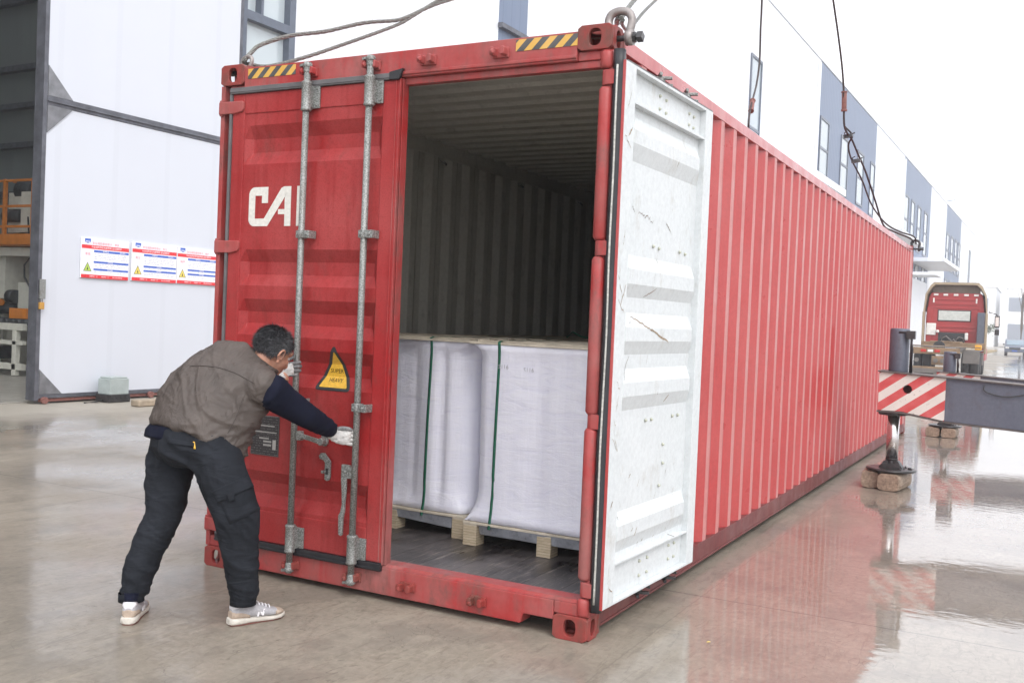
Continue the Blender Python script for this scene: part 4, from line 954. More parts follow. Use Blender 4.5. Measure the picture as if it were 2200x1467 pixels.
board(7.365, 8.25, 1.872, 2.47, M['tri_yellow'], 'notice board with a yellow triangle, beside the container edge', '职业病危害告知卡：噪声', [(.655,.71),(.36,.41),(.245,.295)], '噪声')
# gate motor box, kerb block, weeds
root = empty('gate_motor_box', tuple(Fp(6.0, 0, -8.25)), 'pale grey gate motor box on a dark base at the foot of the sliding door', 'motor box')
b = FB(); b.slab(5.84, 6.18, .12, .36, -8.44, -8.16); b.slab(5.86, 6.16, .36, .385, -8.43, -8.17); b.build('cover', plain('grey_green_plastic', (.36, .41, .40), .45), root, .012)
b = FB(); b.slab(5.82, 6.20, .004, .12, -8.46, -8.15); b.build('base', M['steel_dark'], root, .006)
b = MB()
for k in range(4): q = Fp(5.87+k*.09, .075, -8.148); b.cyl(q-FN*.01, q+FN*.012, .022, n=10)
b.build('connector', M['black'], root)
b = MB(); b.tube([Fp(5.5,.012,-8.3), Fp(5.65,.02,-8.25), Fp(5.82,.03,-8.3)], .012, 6); b.build('cable', M['black'], root)
b = FB(); b.slab(5.75, 7.1, .004, .10, -7.60, -7.42); o = b.build('kerb_stone', plain('weathered_kerb', (.33, .27, .20), .85, 0, .25, 8, .4, 20), None, .02); tag(o, 'low broken concrete kerb stone lying on the pale apron by the door', 'kerb stone')
M['weed'] = plain('weed_green', (.10, .16, .035), .7, 0, .3, 20)
b = MB(); rr = random.Random(4)
for k in range(46):
    q = Fp(7.0+rr.gauss(0,.18), .01, -8.15+rr.gauss(0,.06)); a = rr.uniform(0, 6.3); l = rr.uniform(.04, .12); d = Vector((math.cos(a)*.5, math.sin(a)*.5, 1)).normalized()*l; s_ = Vector((-math.sin(a), math.cos(a), 0))*.007
    b.add([q-s_, q+s_, q+d+s_*.6, q+d*1.15, q+d-s_*.6], [(0,1,2,3,4)])
tag(b.build('weeds', M['weed'], recalc=False), 'thin green weeds growing at the foot of the sliding door', 'weeds', kind='stuff')
# ---- machinery inside the doorway
M['orange'] = plain('orange_paint', (.58, .20, .035), .45, 0, .12); M['cream'] = plain('cream_machine_paint', (.62, .62, .55), .45, 0, .08); M['mach_dark'] = plain('machine_dark', (.045, .05, .055), .5, .2, .3)  # mach_dark: even dark tone of motors, rollers and gearboxes
ma = empty('machine_tower', (-14.5, 9.4, 0), 'cream machine tower with an orange railed platform inside the dark factory', 'machine')
def bxp(name, mat, args, par=ma, bev=.008):
    b = MB()
    for a in args: b.box(*a)
    return b.build(name, mat, par, bev)
bxp('platform', M['orange'], [(-17.6, -13.2, 8.9, 11.2, 2.62, 2.84)])
b = MB()
for x in (-15.5, -14.95, -14.05, -13.3):
    b.box(x, x+.07, 8.92, 8.99, 2.84, 3.98)
for z in (3.95, 3.42, 3.0): b.box(-17.5, -13.25, 8.93, 8.98, z-.03, z+.02)
for x in (-14.4, -13.3): b.box(x, x+.06, 10.9, 10.97, 2.84, 4.3)
b.box(-17.5, -13.25, 10.92, 10.96, 4.25, 4.3); b.box(-17.5,-13.25,8.95,10.9,2.60,2.62)
b.build('railing', M['orange'], ma, .006)
bxp('column', M['cream'], [(-15.75, -15.35, 9.3, 9.9, .06, 2.6), (-14.55, -14.25, 9.3, 9.9, .06, 2.6), (-13.75, -13.5, 9.5, 10, .06, 2.6)])
bxp('side_frame', M['cream'], [(-14.62, -13.2, 9.1, 9.25, 1.10, 1.85), (-15.8, -14.7, 9.1, 9.3, 1.5, 1.62), (-16, -13.2, 9.12, 9.3, 2.4, 2.58)])
bxp('winder', M['cream'], [(-15.3, -14.6, 9.3, 10.2, 2.9, 3.15), (-15.3, -14.62, 9.3, 10.2, 3.4, 3.75), (-14.75, -14.35, 9.2, 9.9, 2.9, 3.75)])
for p_, q_, r_ in (((-14.3, 9.4, 3.3), (-13.75, 9.4, 3.3), .22), ((-15.1, 9.5, 3.8), (-14.6, 9.5, 3.8), .24), ((-15.3,9.25,3.25),(-14.75,9.25,3.25),.13), ((-15.9,9.2,1.3),(-14.7,9.2,1.3),.12), ((-14.8,9.05,1.55),(-14.6,9.05,1.55),.14)):
    b = MB(); b.cyl(p_, q_, r_, n=20); b.build('motor', M['mach_dark'], ma)
b = MB(); b.tube([(-14.05,9.05,2.5),(-14.3,9.0,2.2),(-14.28,9.0,1.95),(-14.1,9.0,1.75),(-14.05,9.0,1.4)], .02, 6); b.tube([(-14.3,9.05,3.2),(-14.2,9,2.95),(-14.15,9,2.7)], .018, 6); b.build('hose', M['black'], ma)
b = MB(); b.cyl((-15.9,9.0,1.42),(-15.0,9.0,1.42),.07,n=12); b.build('roller', M['orange'], ma)
rt = empty('roller_table', (-14.5, 8.4, 0), 'low cream roller conveyor standing in front of the machine tower inside the factory', 'conveyor')
bxp('side_rail', M['cream'], [(-17, -12.9, 8.0, 8.1, .90, 1.03), (-17, -12.9, 8.9, 9.0, .90, 1.03), (-17, -12.9, 8.0, 8.1, .62, .70), (-17, -12.9, 8.0, 8.1, .14, .26)], rt)
for x in (-16.5, -14.9, -13.2):
    bxp('leg', M['cream'], [(x, x+.12, 8.0, 8.1, .03, .9)], rt); bxp('leg', M['cream'], [(x, x+.12, 8.9, 9.0, .03, .9)], rt)
for k in range(22):
    b = MB(); x = -16.9+k*.185; b.cyl((x, 8.08, 1.06), (x, 8.92, 1.06), .06, n=10); b.build('roller', M['mach_dark'], rt)
bxp('guard', M['orange'], [(-13.6, -13.1, 8.2, 8.7, 1.12, 1.32), (-16.9, -13.7, 8.0, 8.05, 1.10, 1.14)], rt)
bxp('gearbox', M['mach_dark'], [(-14.9, -14.1, 8.2, 8.7, .30, .55), (-16.4, -15.4, 8.2, 8.7, .30, .6)], rt)
# ================================================================ truck tractor beyond the container
tx, ty = .95, 41.6
tk = empty('truck_tractor', (tx, ty-2, 0), 'red truck tractor seen from behind with cream air fairings and a bare chassis', 'truck')
M['truck_red'] = plain('truck_red', (.37, .032, .032), .4, 0, .08, 2); M['truck_cream'] = plain('truck_cream', (.36, .28, .19), .6, 0, .12, 2); M['truck_grey'] = plain('truck_grey_box', (.10, .11, .14), .5)
M['tan'] = plain('dusty_tan_steel', (.23, .15, .085), .7, 0, .25, 3); M['tyre'] = plain('tyre', (.035, .035, .037), .8); M['mud'] = plain('muddy_grey', (.15, .135, .125), .7, 0, .2, 3); M['wlight'] = plain('white_reflector', (.80, .78, .74), .3); M['rlight'] = plain('red_lamp', (.5, .02, .015), .3); M['ylamp'] = plain('amber_lamp', (.75, .36, .02), .3)
def T(x, y, z): return (tx+x, ty+y, z)
def tb(name, mat, boxes, bev=.02, par=tk):
    b = MB()
    for (x0, x1, y0, y1, z0, z1) in boxes: b.box(tx+x0, tx+x1, ty+y0, ty+y1, z0, z1)
    return b.build(name, mat, par, bev)
b = MB(); b.prism([(-1.12,1.15),(-1.14,2.4),(-1.06,3.2),(-.98,3.42),(.98,3.42),(1.06,3.2),(1.14,2.4),(1.12,1.15)], T(0,0,0), (1,0,0), (0,0,1), (0,2.2,0)); cab = b.build('cab', M['truck_red'], tk, .05)
tb('panel_rib', M['truck_red'], [(-.85,.85,-.03,0,2.92,3.0),(-.85,.85,-.03,0,3.12,3.18),(-.85,.85,-.03,0,1.95,2.03),(-.9,.9,-.025,0,2.76,2.80),(-1.1,-.9,-.025,0,1.2,2.8),(.9,1.1,-.025,0,1.2,2.8),(-.9,.9,-.03,0,1.78,1.84)], .01, cab)
wf = tb('rear_window', M['tyre'], [(-.68,.62,-.035,0,2.22,2.70)], .03, cab); tb('pane', plain('truck_pane', (.55, .56, .52), .15), [(-.64,.58,-.045,-.036,2.26,2.66)], .02, wf)
for x in (-.78, -.40, .0, .40, .78): tb('marker', M['wlight'], [(x-.09, x+.09, -.04, 0, 3.30, 3.38)], .01, cab)
for x in (-.86, .80): tb('marker', M['wlight'], [(x-.03, x+.03, -.045, 0, 3.0, 3.2)], .01, cab)
tb('grime_plate', M['wlight'], [(-1.1,-.72,-.06,-.03,1.62,2.12)], .01, cab)
tb('air_box', M['truck_grey'], [(.88,1.16,-.35,-.02,1.25,2.62)], .03)
tb('engine_recess', M['tyre'], [(-.62,.42,-.04,.0,1.15,1.74)], .02)
b = MB(); b.tube([T(-.5,-.12,1.25),T(-.45,-.12,1.5),T(-.3,-.12,1.58),T(-.1,-.12,1.4),T(0,-.12,1.3)], .035, 8); b.tube([T(.45,-.12,1.25),T(.35,-.12,1.52),T(.2,-.12,1.56),T(.05,-.12,1.35)], .035, 8); b.tube([T(-.2,-.15,1.2),T(0,-.15,1.45),T(.2,-.15,1.2)], .05, 8); b.build('hose', M['mud'], tk)
tb('bottle', M['wlight'], [(-.70,-.58,-.2,-.05,1.72,1.84)], .04); tb('bottle', M['wlight'], [(.42,.55,-.2,-.05,1.45,1.75)], .04)
# roof fairing, open at the back
b = MB(); outer = [(-1.24,2.6),(-1.18,3.35),(-1.0,3.72),(-.86,3.86),(.86,3.86),(1.0,3.72),(1.18,3.35),(1.24,2.6)]; inner = [(-1.19,2.6),(-1.12,3.32),(-.95,3.62),(-.80,3.76),(.80,3.76),(.95,3.62),(1.12,3.32),(1.19,2.6)]
n = len(outer); sec = lambda pts, y, k: [T(a*k, y, 2.6+(c_-2.6)*k) for a, c_ in pts]
vs = sec(outer, -.22, 1)+sec(inner, -.22, 1)+sec(outer, 1.9, .93)+sec(inner, 1.9, .93)
fs = []
for i in range(n-1): fs += [(i, i+1, n+i+1, n+i), (2*n+i, i, i+1, 2*n+i+1)[::1], (n+i, n+i+1, 3*n+i+1, 3*n+i), (3*n+i, 3*n+i+1, 2*n+i+1, 2*n+i)]
b.add(vs, fs); b.build('roof_fairing', M['truck_cream'], tk, .0)
tb('roof_shade', plain('fairing_inside_shade', (.20, .16, .125), .8), [(-.92,.92,.15,.2,3.42,3.72)], .0)  # brown panel, shade of the hollow fairing put into its colour
tb('side_fairing', M['truck_cream'], [(-1.26,-1.17,-.3,.1,1.0,2.6)], .02); tb('side_fairing', M['truck_cream'], [(1.17,1.26,-.3,.1,.9,2.6)], .02)
b = MB(); b.tube([T(1.2,1.9,2.7),T(1.5,2.0,2.62),T(1.55,2.0,2.5)], .03, 6); b.box(tx+1.44, tx+1.64, ty+1.95, ty+2.05, 2.05, 2.55); b.box(tx+1.46, tx+1.64, ty+1.95, ty+2.05, 1.72, 1.96); mr = b.build('mirror', M['tyre'], tk, .02)
tb('mirror_glass', M['wlight'], [(1.47,1.61,1.93,1.949,2.1,2.5)], 0, mr)
# chassis, fifth wheel, wheels
tb('chassis_rail', M['mud'], [(-.48,-.38,-4.3,0,.95,1.15),(.38,.48,-4.3,0,.95,1.15),(-.48,.48,-4.3,-4.2,.92,1.12),(-.4,.4,-2.4,-2.2,.92,1.1)], .01)
b = MB(); b.prism([(-.55,-.45),(-.14,-.5),(-.10,-.05),(.10,-.05),(.14,-.5),(.55,-.45),(.6,.3),(.3,.5),(-.3,.5),(-.6,.3)], T(-.1,-2.6,1.30), (1,0,0), (0,1,0), (0,0,.08)); b.build('fifth_wheel', M['tan'], tk, .02)
b = MB(); b.cyl(T(-.3,-3.15,1.16), T(-.3,-3.0,1.16), .22, n=20); b.build('kingpin_slot', M['tyre'], tk)
for q_ in [(-1.2,1.25,-.75,-.55,1.12,1.34),(-1.22,.55,-4.35,-4.25,.86,1.12),(-1.25,1.25,-3.9,-3.8,1.16,1.2)]: tb('tail_beam', M['tan'], [q_], .02)
tb('tail_plate', M['mud'], [(-1.2,.75,-4.15,-3.4,1.14,1.18),(-1.2,.2,-4.4,-4.3,.12,.3)], .01)
for x, mt in ((-.75, 'rlight'), (-.5, 'wlight'), (-.25, 'rlight')): tb('tail_lamp', M[mt], [(x-.1, x+.1, -4.38, -4.351, .94, 1.04)], .01)
b = MB()
for x in (-.98, -.30, -.05): b.cyl(T(x,-4.4,.62), T(x,-4.3,.62), .085, n=16)
b.build('tail_lamp', M['mud'], tk); tb('lamp_bracket', M['tan'], [(-.45,.12,-4.32,-4.2,.45,.80),(-1.15,.3,-4.36,-4.3,.22,.38)], .02)
tb('amber_lamp', M['ylamp'], [(1.0,1.24,-3.3,-3.15,1.08,1.28)], .02)
tb('mudguard', M['mud'], [(.62,1.22,-3.9,-1.2,1.03,1.07),(.62,1.22,-3.95,-3.9,.55,1.07),(.9,1.2,-1.2,-.4,.45,.95)], .02)
def wheel(x, y, r=.50, w=.29):
    root = None
    b = MB(); b.lathe([(r*.55, -w/2), (r*.92, -w/2), (r, -w*.36), (r, w*.36), (r*.92, w/2), (r*.55, w/2)], T(x, y, r), (1,0,0), 28); wl = b.build('wheel', M['tyre'], tk)
    b = MB(); b.lathe([(.02, -w*.3), (r*.5, -w*.42), (r*.56, -w/2), (r*.56, w/2), (r*.5, w*.42), (.02, w*.3)], T(x, y, r), (1,0,0), 24); b.build('rim', M['mud'], wl)
for y in (-3.2, -1.85):
    for x in (-1.02, -.70, .70, 1.02): wheel(x, y)
for x in (-.98, .98): wheel(x, 1.3, .5, .28)
tb('fender', M['truck_red'], [(1.0,1.2,.2,2.1,.6,1.14),(-1.2,-1.0,.2,2.1,.6,1.14)], .05)
# red bar between container and truck: gate arm on the factory side
# ================================================================ grey car on the yard road
cx_, cy_ = .98, 105.0
car = empty('car', (cx_+.9, cy_, 0), 'blue grey car facing the camera on the wet yard beyond the truck', 'car')
M['car'] = plain('car_paint', (.13, .15, .20), .3, .3); M['car_glass'] = plain('car_glass', (.25, .32, .38), .1)
def cb(name, mat, ps, bev=.03, par=car):
    b = MB()
    for (x0,x1,y0,y1,z0,z1) in ps: b.box(cx_+x0, cx_+x1, cy_+y0, cy_+y1, z0, z1)
    return b.build(name, mat, par, bev)
b = MB(); b.prism([(0,.38),(0,.85),(.12,.98),(1.1,1.08),(1.75,1.55),(2.3,1.68),(3.6,1.66),(4.4,1.1),(4.55,.9),(4.55,.38)], (cx_+.0, cy_, 0), (0,1,0), (0,0,1), (1.84,0,0)); b.build('body', M['car'], car, .09)
b = MB(); b.prism([(1.06,1.08),(1.72,1.53),(1.74,1.50),(1.10,1.05)], (cx_+.16, cy_-.02, .03), (0,1,0), (0,0,1), (1.52,0,0)); b.build('windscreen', M['car_glass'], car, .01)
cb('grille', M['tyre'], [(.45,1.39,-.03,.02,.62,.84)]); cb('number_plate', M['board_blue'], [(.68,1.16,-.06,-.03,.46,.58)], .0)
for x in (.08, 1.42): cb('headlight', M['wlight'], [(x, x+.34, -.03, .04, .74, .88)], .04)
for x in (-.18, 1.86): cb('mirror', M['tyre'], [(x, x+.16, 1.3, 1.4, 1.05, 1.2)], .03)
for x in (.1, 1.74):
    for y in (.85, 3.6):
        b = MB(); b.cyl((cx_+x-.1, cy_+y, .34), (cx_+x+.1, cy_+y, .34), .34, n=20); b.build('wheel', M['tyre'], car)
# ================================================================ far background
M['far_white'] = plain('far_building', (.86, .87, .88), .7, 0, .05, .1); M['far_band'] = plain('far_band', (.25, .28, .34), .6, 0, .05, .1); M['dead_grass'] = plain('dry_verge', (.34, .25, .12), .9, 0, .25, 2)
def far(x0, x1, y0, y1, h, bands, label):
    r_ = empty('warehouse', ((x0+x1)/2, y0, 0), label, 'warehouse'); b = MB(); b.box(x0, x1, y0, y1, 0, h); b.build('wall', M['far_white'], r_)
    for (a, c_, z0, z1) in bands: b = MB(); b.box(a, c_, y0-.15, y0-.01, z0, z1); b.build('window_band', M['far_band'], r_)
    b = MB(); b.box(x0-.3, x1+.3, y0-.3, y1+.3, h, h+.3); b.build('roof', M['far_white'], r_)
far(-25, -5.2, 235, 265, 13.0, [(-24,-6.5,7.6,10.6),(-24,-6.5,2,4.5)], 'hazy pale warehouse with one grey window band behind the truck')
far(-3.0, 34, 240, 275, 13.0, [(-2.6,33,8.0,11.0),(-2.6,33,1.0,5.2)], 'hazy pale warehouse with two grey bands behind the parked car')
b = MB(); b.box(-40, -1.2, 112, 150, 0, .14); structure(b.build('verge', M['dead_grass']))
M['leaf'] = plain('hazy_foliage', (.10, .14, .06), .8, 0, .35, .6); M['bark'] = plain('bark', (.10, .07, .05), .9)
def tree(x, y, h, cw, ch, label, seed, n=900, cat='tree', bare=False, ls=.14):
    rr = random.Random(seed); root = empty('tree', (x, y, 0), label, cat)
    b = MB(); th_ = h-ch*.6
    b.tube([(x,y,0),(x+.05,y,th_*.5),(x,y,th_),(x+.05,y,h*.93)], [cw*.05+.04, cw*.04+.03, cw*.035+.02, .015], 8)
    tips = []
    for k in range(16 if bare else 10):
        a = rr.uniform(0, 6.28); z0 = rr.uniform(th_*.75, th_*1.15); l = cw*.45*rr.uniform(.5, 1); q = Vector((x, y, z0)); e = q+Vector((math.cos(a)*l*(.5 if bare else 1), math.sin(a)*l, l*(2.2 if bare else .8)))
        b.tube([q, (q+e)/2+Vector((0,0,.1)), e], [.05, .03, .012], 5); tips.append(e)
    b.build('trunk', M['bark'], root)
    if not bare:
        b = MB(); cl = [Vector((rr.gauss(0,.26)*cw, rr.gauss(0,.26)*cw, rr.gauss(0,.22)*ch)) for _ in range(16)]
        for k in range(n):
            c_ = rr.choice(cl); q = Vector((x, y, h-ch*.5))+c_+Vector((rr.gauss(0,.10)*cw, rr.gauss(0,.10)*cw, rr.gauss(0,.10)*ch))
            u = Vector((rr.gauss(0,1), rr.gauss(0,1), rr.gauss(0,1))).normalized(); v = u.cross(Vector((rr.gauss(0,1), rr.gauss(0,1), rr.gauss(0,1)))).normalized(); s = ls*rr.uniform(.6, 1.3)
            b.add([q-u*s, q-v*s*.5, q+u*s, q+v*s*.5], [(0,1,2,3)])
        b.build('crown', M['leaf'], root, recalc=False)
tree(-2.6, 142, 3.7, 2.6, 2.0, 'small round green tree with a thin trunk left of the car', 3)
tree(-6.2, 150, 3.4, 3.0, 2.6, 'low leafy tree half hidden behind the truck mirror', 7)
for i, (x, y, h) in enumerate(((1.6, 150, 9), (3.4, 160, 10))):
    tree(x, y, h, 3.6, 4, ('bare winter tree left of the car roof line', 'bare winter tree right above the car')[i], 20+i, bare=True)
b = MB(); b.cyl((-8.9, 150, 0), (-8.9, 150, 21), .10, .06, 8); b.beam((-8.9,150,21),(-7.6,150,21.2),.12,.12); tag(b.build('lamp_post', M['far_band']), 'thin pale lamp post rising beyond the factory end', 'lamp post')
b = MB(); q = Vector((2.91, .36, .004)); b.add([q, q+Vector((.012,.002,.003)), q+Vector((.018,.011,.002)), q+Vector((.006,.012,.004)), q+Vector((-.002,.006,.001))], [(0,1,2,3,4)]); tag(b.build('leaf', M['tri_yellow'], recalc=False), 'tiny yellow leaf lying on the wet concrete right of the container', 'leaf')
# haze
hz = MB(); hz.box(-760, 760, -560, 960, -1, 60)
t = NT('haze'); t.t.nodes.remove(t.p); pv = t.n('VolumePrincipled'); pv.inputs['Color'].default_value = (.93, .95, 1, 1); pv.inputs['Density'].default_value = HAZE if 'HAZE' in globals() else .0016; pv.inputs['Anisotropy'].default_value = .2
t.l(pv, 0, t.out, 'Volume'); tag(hz.build('haze', t.m), None, None, None, 'stuff')
# ================================================================ the worker
MO = Vector((.75, -.85, 0)); MR = Vector((.8817, .4718, 0)); MF = Vector((-.4718, .8817, 0))
def m(r, f, z): return MO+MR*r+MF*f+Vector((0, 0, z))
def mv(r, f, z): return MR*r+MF*f+Vector((0, 0, z))
man = empty('person', tuple(MO), 'man in a brown vest and dark cargo trousers gripping the door rods with gloved hands', 'person')
def ring(c, a, b, n=28, e=1.0):
    return [c+a*math.copysign(abs(math.cos(t))**e, math.cos(t))+b*math.copysign(abs(math.sin(t))**e, math.sin(t)) for t in [2*math.pi*j/n for j in range(n)]]
def limb(mb, nodes, n=24):
    """nodes: (centre, ra, rb, hint) -> tapered tube with elliptical sections; ra is along the hint"""
    cs = [x[0] for x in nodes]; rs = []
    for i, (c, ra, rb, h) in enumerate(nodes):
        d = (cs[min(i+1, len(cs)-1)]-cs[max(i-1, 0)]).normalized(); a = (h-d*h.dot(d)).normalized(); b = d.cross(a)
        rs.append(ring(c, a*ra, b*rb, n))
    # rounded ends
    def cap(i, j):
        c = cs[i]; d = (cs[i]-cs[j]).normalized(); rr = min(nodes[i][1], nodes[i][2]); out = []
        for k in (1, 2, 3):
            s = math.cos(k*.5); out.append([c+(q-c)*s+d*rr*.7*math.sin(k*.5) for q in rs[i]])
        return out
    rs = cap(0, 1)[::-1]+rs+cap(-1, -2)
    mb.rings(rs, True, True)
def ball(mb, c, a, b, d, n=16):
    rs = []
    for i in range(1, n):
        t = math.pi*i/n; rs.append([c+d*math.cos(t)+(a*math.cos(u)+b*math.sin(u))*math.sin(t) for u in [2*math.pi*j/24 for j in range(24)]])
    mb.rings(rs, True, True)
def fuse(mb, name, mat, parent, vox=.008, smooth=4, disp=None, facs=.5):
    me = bpy.data.meshes.new(name); me.from_pydata([tuple(q-MO) for q in mb.v], [], mb.f)
    bm = bmesh.new(); bm.from_mesh(me); bmesh.ops.recalc_face_normals(bm, faces=bm.faces); bm.to_mesh(me); bm.free()
    o = bpy.data.objects.new(name, me); C.objects.link(o)
    r = o.modifiers.new('r', 'REMESH'); r.mode = 'VOXEL'; r.voxel_size = vox; r.adaptivity = 0
    s = o.modifiers.new('s', 'SMOOTH'); s.iterations = smooth; s.factor = facs
    dg = bpy.context.evaluated_depsgraph_get(); dg.update(); me2 = bpy.data.meshes.new_from_object(o.evaluated_get(dg))
    bpy.data.objects.remove(o); bpy.data.meshes.remove(me)
    if disp:
        nr = [v.normal.copy() for v in me2.vertices]
        for v, n_ in zip(me2.vertices, nr): v.co += n_*disp(v.co+MO, n_)
    me2.polygons.foreach_set('use_smooth', [True]*len(me2.polygons)); me2.materials.clear(); me2.materials.append(mat); me2.update()
    o = bpy.data.objects.new(name, me2); C.objects.link(o); o.parent = parent; return o
def ridge(p, f, d): 
    """sharp-ish cloth fold: 1 - |noise|"""
    return 1-abs(noise.noise(Vector((p.x*f[0]+d, p.y*f[1], p.z*f[2]))))*2.2
def folds(axis, amp, fa, fp, seed, sharp=2.0):
    ax = Vector(axis).normalized(); a, b = basis(ax)
    def F(p, n_):
        q = p-MO; w1 = noise.noise(q*5+Vector((seed, 0, 0)))*.06
        u = q.dot(ax)+w1; s = q.dot(a); t = q.dot(b)
        v = max(0, 1-abs(noise.noise(Vector((u*fa, s*fp, t*fp+seed))))*2.6)**sharp
        v2 = max(0, 1-abs(noise.noise(Vector((u*fa*2.1+7, s*fp*1.8, t*fp*1.8+seed))))*2.6)**sharp
        msk = .55+.75*noise.noise(q*3.3+Vector((0, seed, 0)))
        return amp*(v*.9+v2*.45-.35)*max(.15, msk)
    return F
t = NT('brown_vest_cloth'); n1 = t.noise(9, 5, .6); n2 = t.noise(120, 3, .6)
t.col(t.ramp(n1, [(.3, (.060, .047, .041)), (.7, (.092, .073, .063))])); t.set(Roughness=.62)
t.nrm(t.bump(n2, .12, .002, t.bump(t.noise(26, 4, .6), .25, .006))); M['vest'] = t.m
def cloth(name, c0, c1, rough=.85, bs=140, sheen=.2):
    t = NT(name); t.p.inputs['Specular IOR Level'].default_value = .15; t.col(t.ramp(t.noise(7, 5, .6), [(.3, c0), (.7, c1)])); t.set(Roughness=rough); t.p.inputs['Sheen Weight'].default_value = sheen
    t.nrm(t.bump(t.noise(bs, 3), .2, .002, t.bump(t.noise(24, 4), .2, .005))); return t.m
M['trousers'] = cloth('dark_trouser_cloth', (.011, .0125, .016), (.023, .026, .033), sheen=.0)
def crease(mat, rot, sc, strength, dist):
    nt_ = mat.node_tree; p_ = [n for n in nt_.nodes if n.type == 'BSDF_PRINCIPLED'][0]; old = p_.inputs['Normal'].links[0].from_socket
    tc_ = nt_.nodes.new('ShaderNodeTexCoord'); mp_ = nt_.nodes.new('ShaderNodeMapping'); mp_.inputs['Rotation'].default_value = rot; mp_.inputs['Scale'].default_value = sc
    no = nt_.nodes.new('ShaderNodeTexNoise'); no.inputs['Scale'].default_value = 1; no.inputs['Detail'].default_value = 3; no.inputs['Distortion'].default_value = .8
    a_ = nt_.nodes.new('ShaderNodeMath'); a_.operation = 'SUBTRACT'; a_.inputs[1].default_value = .5; b_ = nt_.nodes.new('ShaderNodeMath'); b_.operation = 'ABSOLUTE'
    bp = nt_.nodes.new('ShaderNodeBump'); bp.inputs['Strength'].default_value = strength; bp.inputs['Distance'].default_value = dist; bp.invert = True
    L = nt_.links.new; L(tc_.outputs['Object'], mp_.inputs[0]); L(mp_.outputs[0], no.inputs['Vector']); L(no.outputs[0], a_.inputs[0]); L(a_.outputs[0], b_.inputs[0]); L(b_.outputs[0], bp.inputs['Height']); L(old, bp.inputs['Normal']); L(bp.outputs[0], p_.inputs['Normal'])
crease(M['trousers'], (0, R(14), 0), (5, 4, 17), .26, .05); crease(M['vest'], (0, R(-28), R(28)), (16, 5, 9), .40, .06)
M['sweater'] = cloth('navy_sweater', (.005, .006, .015), (.010, .012, .026), .9, 200, .0)
t = NT('skin'); t.col(t.ramp(t.noise(14, 5), [(.3, (.40, .19, .125)), (.7, (.50, .265, .185))])); t.set(Roughness=.5); t.p.inputs['Subsurface Weight'].default_value = .08; t.p.inputs['Subsurface Radius'].default_value = (.01, .004, .002); t.nrm(t.bump(t.noise(70, 4), .15, .002)); M['skin'] = t.m
t = NT('greying_hair'); st = t.noise(60, 4, .7, t.map((1, 1, 2.5))); t.col(t.ramp(st, [(.36, (.012, .012, .014)), (.54, (.04, .04, .045)), (.66, (.13, .13, .14))])); t.set(Roughness=.5); M['hair'] = t.m
t = NT('knit_glove'); n1 = t.noise(34, 5, .7); n2 = t.noise(220, 2); t.col(t.ramp(n1, [(.38, (.60, .59, .57)), (.60, (.50, .49, .48)), (.72, (.20, .20, .21))])); t.set(Roughness=.9); t.nrm(t.bump(n2, .5, .002)); M['glove'] = t.m
t = NT('dirty_glove_palm'); t.col(t.ramp(t.noise(40, 5, .7), [(.38, (.10, .10, .105)), (.65, (.26, .26, .265))])); t.set(Roughness=.7); M['palm'] = t.m
# ---- joints
hipL, hipR = m(-.150,.215,.840), m(.045,.060,.850)
kneeL, kneeR = m(-.168,.120,.475), m(.236,-.012,.520)
ankL, ankR = m(-.280,.045,.105), m(.262,.030,.115)
pel = m(-.060,.135,.880)
shR, shL = m(.300,.150,1.115), m(.110,.470,1.215)
elR, elL = m(.468,.310,.980), m(.060,.630,1.030)
wrR, wrL = m(.565,.492,.888), m(.245,.690,1.128)
fwdr = mv(1,.2,0).normalized()
# ---- trousers
b = MB()
H = mv(1, .3, 0)
sideax = (hipR-hipL).normalized()
b_axis = mv(.9,-.4,0)
rs = []
for c, hw, hd in ((m(-.040,.125,.985), .165, .120), (m(-.055,.130,.925), .178, .135), (m(-.066,.135,.865), .185, .150), (m(-.066,.135,.810), .182, .150), (m(-.060,.13,.76), .165, .13)):
    up = mv(.20,.06,.97); a = (sideax-up*sideax.dot(up)).normalized(); d = up.cross(a).normalized()
    rs.append(ring(c, a*hw, d*hd, 32, .92))
b.rings(rs, True, True)
ball(b, m(-.125,.14,.855), mv(.11,0,0), mv(0,.14,0), mv(0,0,.12)); ball(b, m(-.045,.03,.845), mv(.12,0,0), mv(0,.09,0), mv(0,0,.115))
limb(b, [(hipL, .118,.112,H), (hipL.lerp(kneeL,.3)+mv(-.005,0,0), .118,.108,H), (hipL.lerp(kneeL,.65), .100,.096,H), (kneeL, .088,.086,H), (kneeL.lerp(ankL,.25)+mv(-.012,0,0), .083,.080,H), (kneeL.lerp(ankL,.55)+mv(-.014,0,0), .078,.072,H), (kneeL.lerp(ankL,.80)+mv(-.006,0,0), .072,.066,H), (kneeL.lerp(ankL,.90), .066,.060,H), (ankL+mv(0,0,.022), .056,.054,H)])
limb(b, [(hipR, .122,.115,H), (hipR.lerp(kneeR,.35)+mv(.012,0,.01), .118,.110,H), (hipR.lerp(kneeR,.7)+mv(.006,0,.008), .114,.106,H), (kneeR+mv(-.012,0,0), .106,.098,H), (kneeR.lerp(ankR,.25)+mv(-.008,0,0), .092,.088,H), (kneeR.lerp(ankR,.55)+mv(-.002,0,0), .082,.078,H), (kneeR.lerp(ankR,.80), .073,.068,H), (kneeR.lerp(ankR,.90), .070,.064,H), (ankR+mv(-.004,0,.025), .058,.056,H)])
FL1 = folds((.45,0,1), .020, 9, 3.2, 3.0); FL2 = folds((.35,.1,1), .0065, 17, 5, 9.0); FL3 = folds((1,.2,.7), .018, 9, 3, 5.0)
def tdisp(p, n_):
    z = p.z; low = max(0, min(1, (.55-z)/.2)); return FL3(p, n_)*(1-low)*.9+FL1(p, n_)*.6+FL2(p, n_)*low*1.0
